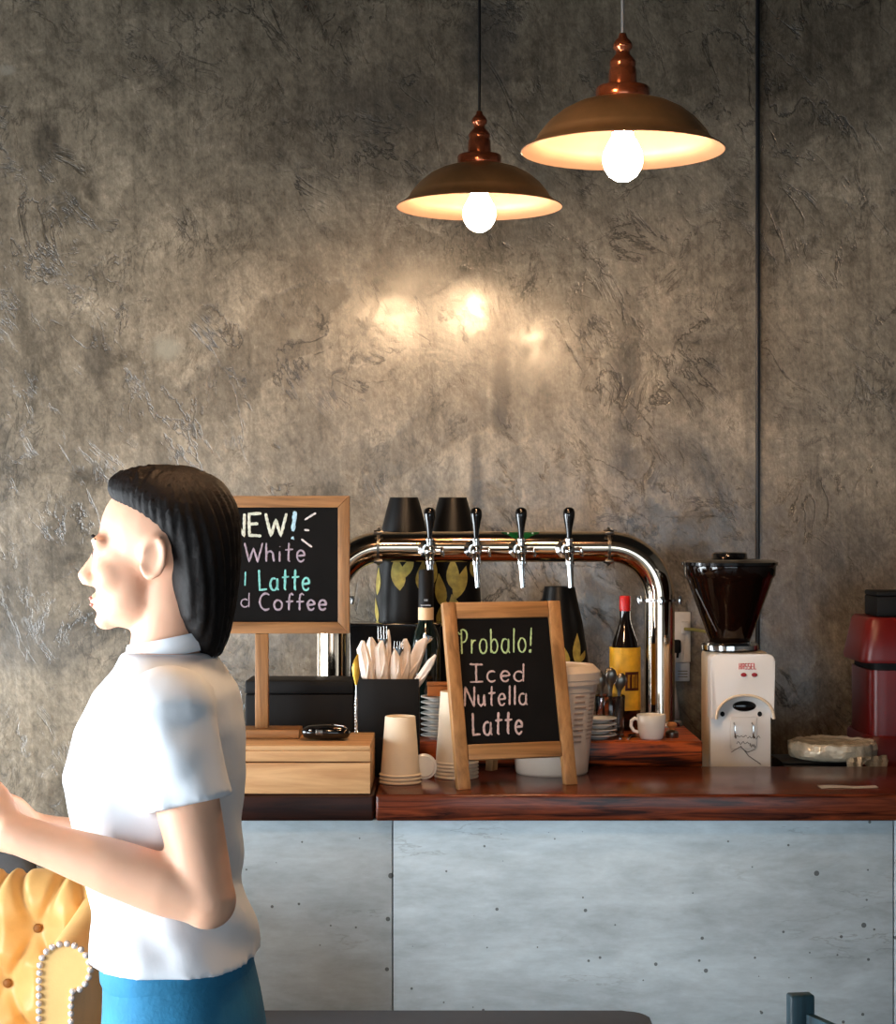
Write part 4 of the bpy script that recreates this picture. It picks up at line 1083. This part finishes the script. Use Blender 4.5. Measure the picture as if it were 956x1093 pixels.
for i in range(nx):
    bm.faces.new((rows[-1][i], rows[-1][i + 1], bk[1][i + 1], bk[1][i])); bm.faces.new((bk[1][i], bk[1][i + 1], bk[0][i + 1], bk[0][i])); bm.faces.new((bk[0][i], bk[0][i + 1], rows[0][i + 1], rows[0][i]))
back = obj('backrest', bm, 'leather', ch, 70)
for bx, bz in btn:
    if bz > bz0 + .03 and bx < bx1 - .02:
        bm = nb(); blob(bm, (bx, .056, bz), (.009, .005, .009), 10); obj('button', bm, 'leatherdark', back, 80)
bm = nb(); box(bm, -.36, .36, -.30, .04, .30, .46, .03, 4); obj('seat_cushion', bm, 'leather', ch, 60)
bm = nb(); box(bm, -.365, .365, -.29, .19, .14, .295, .015, 3); obj('base', bm, 'leather', ch, 60)
for x in (-.36, .36):
    for y in (-.25, .15):
        bm = nb(); lathe(bm, [(0, 0), (.014, 0), (.018, .06), (.028, .1), (.03, .14), (0, .14)], 20, (x, y, 0)); obj('leg', bm, 'counterdark', ch)

# slate chair behind the armchair
t = thing('slate_chair', 'slate grey upholstered chair just showing above the mustard armchair', 'chair', (WX(-70, 4.12), 4.12, 0))
zt = WZ(912, 4.1)
bm = nb(); loft(bm, [(0, .0, zt - .42, .20, .03), (0, .0, zt - .05, .228, .032), (0, 0, zt - .02, .222, .03), (0, 0, zt - .006, .20, .022), (0, 0, zt, .17, .012)], 40, 4); obj('backrest', bm, 'greyfab', t, 50)
bm = nb(); box(bm, -.22, .22, .035, .46, .42, .49, .025, 3); obj('seat', bm, 'greyfab', t, 50)
for x in (-.19, .19):
    for y in (.06, .42):
        bm = nb(); tube(bm, [(x, y, 0), (x * .95, y * .98, .425)], [.012, .017], 14); obj('leg', bm, 'black', t)

# slate table
tz = .74; ty1 = (EYE - tz) * F / (1078.5 - HY); ty0 = ty1 - .46; tx1 = WX(690, ty1); tx0 = -.47
t = thing('slate_table', 'dark slate rectangular table with rounded corner at the bottom edge of the picture', 'table', ((tx0 + tx1) / 2, (ty0 + ty1) / 2, 0))
hw, hd = (tx1 - tx0) / 2, (ty1 - ty0) / 2; rc = .045; pts = []
for cx, cy, a0 in ((hw - rc, -hd + rc, -90), (hw - rc, hd - rc, 0), (-hw + rc, hd - rc, 90), (-hw + rc, -hd + rc, 180)):
    for i in range(9): a = math.radians(a0 + 90 * i / 8); pts.append((cx + rc * math.cos(a), cy + rc * math.sin(a)))
bm = nb(); lo = [bm.verts.new((x, y, tz - .024)) for x, y in pts]; hi = [bm.verts.new((x, y, tz)) for x, y in pts]
bm.faces.new(list(reversed(lo))); tf = bm.faces.new(hi)
for i in range(len(pts)):
    j = (i + 1) % len(pts); bm.faces.new((lo[i], lo[j], hi[j], hi[i]))
bmesh.ops.bevel(bm, geom=tf.edges[:], offset=.004, segments=2, profile=.5, affect='EDGES')
obj('tabletop', bm, 'tabledark', t, 40)
bm = nb(); lathe(bm, [(0, .02), (.035, .02), (.03, .06), (.028, .68), (.045, .70), (.10, .7155), (0, .7155)], 28); obj('pedestal', bm, 'black', t)
bm = nb(); lathe(bm, [(0, 0), (.20, 0), (.20, .008), (.17, .016), (.04, .0195), (0, .0195)], 40); obj('base', bm, 'black', t)

# dark teal chair
ty = 2.98; tX = WX(854, ty); zt = WZ(1060.5, ty)
t = thing('teal_chair', 'dark teal wooden chair whose back post peeps up in front of the concrete counter', 'chair', (tX, ty, 0), .15)
for y in (0, -.39):
    bm = nb(); box(bm, -.020, .020, y - .013, y + .013, 0, zt, .004, 3); obj('back_post', bm, 'teal', t)
bm = nb(); prev = None; n = 20
zc = zt - .030
for i in range(n + 1):
    u = i / n; y = -.0135 - .363 * u; bow = .055 * math.sin(PI * u) + .001
    row = [bm.verts.new((.004 + bow, y, zc - .012 * math.sin(PI * u))), bm.verts.new((.016 + bow, y, zc - .012 * math.sin(PI * u))), bm.verts.new((.016 + bow, y, zc - .16)), bm.verts.new((.004 + bow, y, zc - .16))]
    if prev:
        for q in range(4): bm.faces.new((prev[q], prev[(q + 1) % 4], row[(q + 1) % 4], row[q]))
    else: bm.faces.new(row)
    prev = row
bm.faces.new(list(reversed(prev))); obj('backrest', bm, 'teal', t, 40)
bm = nb(); box(bm, -.42, -.0225, -.395, .005, .43, .455, .01, 3); obj('seat', bm, 'teal', t)
for y in (-.012, -.378):
    bm = nb(); tube(bm, [(-.40, y, 0), (-.385, y, .4295)], [(.012, .012), (.017, .017)], 12); obj('front_leg', bm, 'teal', t)
    bm = nb(); box(bm, -.385, -.021, y - .005, y + .005, .2, .225, .003); obj('stretcher', bm, 'teal', t)

# ------------------------------------------------------------------ person walking past, facing the window
PYc = 2.66; kP = PYc / F
OX = WX(172, PYc)
per = thing('person', 'dark haired person in white shirt and blue jeans walking past the counter', 'person', (OX, PYc, 0))
hc = Vector((WX(163, PYc) - OX, 0, WZ(497, PYc) - .130 * .97)); hs = .97
def Hd(x, y, z): return hc + Vector((x, y, z)) * hs
sh_l = Vector((.035, -.165, 1.375)); el_l = Vector((WX(222, 2.47) - OX, -.195, WZ(960, 2.47))); wr_l = Vector((WX(14, 2.46) - OX, -.185, WZ(892, 2.46)))
dv = wr_l - el_l; wr_l = el_l + dv.normalized() * min(dv.length, .275)
sh_r = Vector((.02, .165, 1.375)); el_r = Vector((.055, .205, 1.105)); wr_r = Vector((-.205, .13, 1.165))
torso = [(.030, 0, .83, .103, .158), (.034, 0, .90, .108, .165), (.030, 0, .97, .100, .157), (.020, 0, 1.04, .092, .140), (.008, 0, 1.11, .092, .134), (-.004, 0, 1.19, .102, .142), (-.008, 0, 1.27, .112, .152), (.0, 0, 1.34, .104, .160), (.008, 0, 1.39, .086, .150), (.012, 0, 1.42, .066, .105), (.010, 0, 1.445, .054, .065)]
hip_l, kn_l, an_l = Vector((.025, -.085, .87)), Vector((-.10, -.085, .49)), Vector((-.13, -.085, .085))
hip_r, kn_r, an_r = Vector((.035, .085, .87)), Vector((.06, .085, .48)), Vector((.20, .085, .12))
def hand(bm, wr, fore, s):
    """relaxed, gently curled hand; s=-1 near arm (palm towards +y), s=+1 far arm"""
    f = fore.normalized(); side = Vector((0, -s, 0)); side = (side - f * side.dot(f)).normalized(); up = Vector((-f.z, 0, f.x)); up = up if up.z > 0 else -up
    P = lambda a, b, c: wr + f * a + up * b + side * c          # along, up (thumb side), towards palm
    tube(bm, [P(-.02, 0, 0), P(.015, 0, 0), P(.05, .002, .002), P(.085, .0, .004), P(.095, 0, .006)], [(.017, .026), (.016, .031), (.0165, .040), (.014, .040), (.009, .034)], 20, up=up)
    for i, (b, ln, r) in enumerate(((.030, .074, .0088), (.010, .082, .0092), (-.010, .076, .0088), (-.029, .060, .0078))):
        c1 = .25 + .08 * i; p = P(.082, b, .004); q = [p]; a = .15 + .05 * i
        for seg_, fr in enumerate((.45, .32, .23)):
            q.append(q[-1] + (f * math.cos(a) + side * math.sin(a) + up * (.05 - .04 * i)) * (ln * fr)); a += .42
        tube(bm, q, [r, r * .95, r * .86, r * .6], 12)
    tube(bm, [P(.012, .018, .006), P(.038, .040, .016), P(.062, .050, .028), P(.083, .050, .036), P(.09, .049, .039)], [.0125, .0120, .0098, .0085, .005], 12)
bm = nb()
loft(bm, torso, 40, 2.3)
for s, sh, el, wr in ((-1, sh_l, el_l, wr_l), (1, sh_r, el_r, wr_r)):
    blob(bm, sh, (.052, .05, .05)); u = el - sh
    tube(bm, [sh + Vector((0, -s * .03, .01)), sh + u * .12, sh + u * .45, sh + u * .85, el, el + u.normalized() * .008], [.05, .047, .044, .039, .037, .02], 20)
    blob(bm, el, (.039, .037, .039), 20)
    d = wr - el
    tube(bm, [el - d.normalized() * .012, el, el + d * .22, el + d * .5, el + d * .8, wr, wr + d.normalized() * .02], [.02, .035, .041, .038, .030, .0265, .024], 20)
    hand(bm, wr, d, s)
for hp, kn, an in ((hip_l, kn_l, an_l), (hip_r, kn_r, an_r)):
    u = kn - hp; d = an - kn
    tube(bm, [hp + Vector((0, 0, .03)), hp + u * .15, hp + u * .5, kn, kn + d * .25, kn + d * .6, an], [.07, .082, .070, .053, .055, .043, .034], 20)
    tube(bm, [an + Vector((.04, 0, -.045)), an + Vector((0, 0, -.035)), an + Vector((-.09, 0, -.05)), an + Vector((-.16, 0, -.055))], [(.03, .025), (.036, .032), (.04, .022), (.028, .014)], 16, up=(0, 0, 1))
# neck and head
tube(bm, [Vector((.012, 0, 1.40)), Vector((.008, 0, 1.45)), Hd(.03, 0, -.07), Hd(.025, 0, -.02)], [.062, .053, .050, .045], 24)
for c, r in (((.018, 0, .032), (.096, .075, .088)), ((-.034, 0, -.02), (.050, .058, .085)), ((-.030, 0, -.072), (.052, .049, .038)), ((-.068, 0, -.098), (.018, .02, .014)),
             ((-.070, .028, .020), (.016, .026, .009)), ((-.070, -.028, .020), (.016, .026, .009)), ((-.052, .036, -.030), (.028, .024, .026)), ((-.052, -.036, -.030), (.028, .024, .026)),
             ((-.083, 0, -.064), (.010, .021, .0065)), ((-.081, 0, -.075), (.0105, .019, .0075)), ((-.090, .011, -.042), (.010, .007, .0075)), ((-.090, -.011, -.042), (.010, .007, .0075)),
             ((.014, .073, -.008), (.015, .005, .027)), ((.014, -.073, -.008), (.015, .005, .027)), ((-.0695, .029, .008), (.0135, .016, .0058)), ((-.0695, -.029, .008), (.0135, .016, .0058)), ((-.0685, .029, -.009), (.0125, .015, .005)), ((-.0685, -.029, -.009), (.0125, .015, .005))):
    blob(bm, Hd(*c), tuple(x * hs for x in r), 22)
tube(bm, [Hd(-.076, 0, .012), Hd(-.086, 0, -.010), Hd(-.102, 0, -.033), Hd(-.096, 0, -.044)], [.008, .009, .0115, .008], 14)
for s_ in (-1, 1):       # rim of the ear
    tube(bm, [Hd(.013 + .017 * math.cos(q) + .004 * math.sin(q), s_ * (.0785 + .004 * math.cos(q)), -.006 + .030 * math.sin(q) * (1 if math.sin(q) > 0 else .9)) for q in (2 * PI * i / 20 for i in range(20))], .0048, 8, closed=True)
body = obj('body', bm, 'skin', per); remesh(body, .0045, 9)
for s in (-1, 1):
    bm = nb(); blob(bm, Hd(-.0715, s * .029, -.0005), .0112 * hs, 18); e = obj('eye', bm, 'eye', per, 80)
    bm = nb(); blob(bm, Hd(-.0812, s * .0295, -.0005), (.0022, .0052, .0052), 14); obj('iris', bm, 'iris', e, 80)
    bm = nb(); tube(bm, [Hd(-.0795, s * .014, .0235), Hd(-.0825, s * .028, .0262), Hd(-.0745, s * .049, .0215)], [.0015, .003, .0012], 8); obj('eyebrow', bm, 'hair', per)
bm = nb(); blob(bm, Hd(-.0882, 0, -.0650), (.0045, .0175, .0034), 16); blob(bm, Hd(-.0868, 0, -.0738), (.0048, .016, .0042), 16); obj('lips', bm, 'lip', per, 80)
# hair: crown, sides and the length at the nape
bm = nb()
prof = [(-.150, .074, .098, .036), (-.125, .056, .110, .054), (-.09, .038, .118, .070), (-.05, .028, .124, .079), (-.015, .024, .127, .082), (.012, .012, .128, .0835), (.036, -.010, .128, .0845), (.056, -.034, .126, .084), (.074, -.054, .121, .081), (.092, -.066, .112, .074), (.108, -.064, .098, .063), (.122, -.046, .074, .046), (.130, -.010, .044, .022)]
loft(bm, [tuple(Hd((a + b) / 2, 0, z_)[:2]) + (Hd(0, 0, z_).z, (b - a) / 2 * hs, r * hs) for z_, a, b, r in prof], 48, 2.1)
hr = obj('hair', bm, 'hair', per); remesh(hr, .005, 3)
md = hr.data
for v in md.vertices:
    a = math.atan2(v.co.y - hc.y, v.co.x - hc.x); v.co += (v.co - hc).normalized() * .0022 * math.sin(a * 46 + v.co.z * 60) 
# shirt
bm = nb()
hem = WZ(1017, PYc)
def grow(t_, k1, z0, z1):
    return [(a, b, c, d + k1, e + k1) for a, b, c, d, e in t_ if z0 <= c <= z1]
def tor(z):
    for p, q in zip(torso[:-1], torso[1:]):
        if p[2] <= z <= q[2]:
            u = (z - p[2]) / (q[2] - p[2]); return tuple(x + (y - x) * u for x, y in zip(p, q))
zz = [hem, hem + .01, 1.06, 1.12, 1.2, 1.27, 1.34, 1.39, 1.42, 1.444]
rings = []
for z_ in zz:
    a, b, c, d, e = tor(z_); gw = (.021 if z_ < 1.07 else .015) if z_ < 1.3 else (.013 if z_ < 1.40 else .011); rings.append((a, b, z_, d + gw, e + gw))
loft(bm, rings, 48, 2.3)
for s, sh, el in ((-1, sh_l, el_l), (1, sh_r, el_r)):
    u = el - sh
    blob(bm, sh + Vector((0, 0, .002)), (.064, .060, .060)); tube(bm, [sh + Vector((0, -s * .05, .015)), sh + u * .1, sh + u * .42, sh + u * .50], [.058, .061, .060, .061], 24)
stn = obj('shirt', bm, 'shirt', per); remesh(stn, .006, 4)
for v in stn.data.vertices:
    q = NZ.noise(Vector((v.co.x * 9 + v.co.z * 7, v.co.y * 9, v.co.z * 16 - v.co.x * 9))) + .5 * NZ.noise(v.co * 30)
    v.co.x += .004 * math.sin(v.co.z * 55 + v.co.y * 22) * math.exp(-((v.co.z - 1.08) / .12) ** 2) + .002 * q
    v.co.y += (.005 * q + .002 * math.sin(v.co.z * 48 + v.co.x * 70)) * (1 if abs(v.co.y) > .03 else 0)
# shirt collar
bm = nb()
cp = []
for i in range(40):
    a = 2 * PI * i / 40; cp.append(Vector((.014 + .060 * math.cos(a), .060 * math.sin(a), 1.452 + .012 * math.cos(a))))
tube(bm, cp, [(.004, .014)] * 40, 10, up=(0, 0, 1), closed=True)
for v in bm.verts: pass
obj('collar', bm, 'shirt', stn, 60)
# jeans
bm = nb()
rings = []
for z_ in (.82, .86, .90, .95, 1.0, 1.03):
    if z_ < .83: a, b, c, d, e = torso[0]
    else: a, b, c, d, e = tor(z_)
    rings.append((a, b, z_, d + .007, e + .007))
loft(bm, rings, 44, 2.3)
for hp, kn, an in ((hip_l, kn_l, an_l), (hip_r, kn_r, an_r)):
    u = kn - hp; d = an - kn
    tube(bm, [hp + Vector((0, 0, .04)), hp + u * .15, hp + u * .5, kn, kn + d * .3, kn + d * .7, an + Vector((0, 0, -.005))], [.085, .096, .084, .068, .068, .060, .060], 24)
jn = obj('jeans', bm, 'jeans', per); remesh(jn, .007, 4)
bm = nb(); 
a, b, c, d, e = tor(1.012)
wb = [Vector((a + (d + .0085) * math.copysign(abs(math.cos(q)) ** .87, math.cos(q)), (e + .0085) * math.copysign(abs(math.sin(q)) ** .87, math.sin(q)), 1.0)) for q in (2 * PI * i / 48 for i in range(48))]
tube(bm, wb, [(.003, .017)] * 48, 8, up=(0, 0, 1), closed=True); obj('waistband', bm, 'jeans', jn, 60)
for an in (an_l, an_r):
    bm = nb(); lift = an.z - .085
    tube(bm, [an + Vector((.062, 0, -.045)), an + Vector((.05, 0, -.042)), an + Vector((0, 0, -.030)), an + Vector((-.08, 0, -.046)), an + Vector((-.15, 0, -.055)), an + Vector((-.185, 0, -.062))], [(.012, .012), (.036, .036), (.043, .046), (.048, .033), (.042, .024), (.012, .012)], 20, up=(0, 0, 1))
    for v in bm.verts: v.co.z = max(v.co.z, lift)
    obj('shoe', bm, 'shoe', per, 60)

# ------------------------------------------------------------------ light: daylight in the windows, bulbs are emissive
def area(name, loc, rot, sx, sy, power, col, spread=180):
    l = bpy.data.lights.new(name, 'AREA'); l.shape = 'RECTANGLE'; l.size = sx; l.size_y = sy; l.energy = power; l.color = col; l.spread = math.radians(spread)
    o = bpy.data.objects.new(name, l); COL.objects.link(o); o.location = loc; o.rotation_euler = rot; return o
area('daylight_side', (XL - .04, (WY0 + WY1) / 2, (WZ0 + WZ1) / 2), (0, -PI / 2, 0), WZ1 - WZ0 - .12, WY1 - WY0 - .12, 250, (.86, .94, 1.0), 150)
area('daylight_front', ((FX0 + FX1) / 2, YF - .04, (FZ0 + FZ1) / 2), (PI / 2, 0, 0), FX1 - FX0 - .12, FZ1 - FZ0 - .12, 52, (.74, .89, 1.0))
w = bpy.data.worlds.new('sky'); S.world = w; w.use_nodes = True
bg = w.node_tree.nodes['Background']; sk = w.node_tree.nodes.new('ShaderNodeTexSky'); sk.sky_type = 'HOSEK_WILKIE'; sk.turbidity = 6
w.node_tree.links.new(sk.outputs['Color'], bg.inputs['Color']); bg.inputs['Strength'].default_value = .6

# ------------------------------------------------------------------ camera
cam = bpy.data.cameras.new('camera'); co = bpy.data.objects.new('camera', cam); COL.objects.link(co)
co.location = (0, 0, EYE); co.rotation_euler = (PI / 2, 0, 0)
cam.sensor_fit = 'HORIZONTAL'; cam.sensor_width = 36; cam.lens = F / 956 * 36; cam.shift_y = 9.5 / 956; cam.clip_start = .05
S.camera = co
S.view_settings.view_transform = 'Standard'; S.view_settings.look = 'None'; S.view_settings.gamma = 1; S.view_settings.use_curve_mapping = False
S.view_settings.exposure = 0.12
S.cycles.use_denoising = True; S.cycles.max_bounces = 8; S.cycles.sample_clamp_indirect = 4
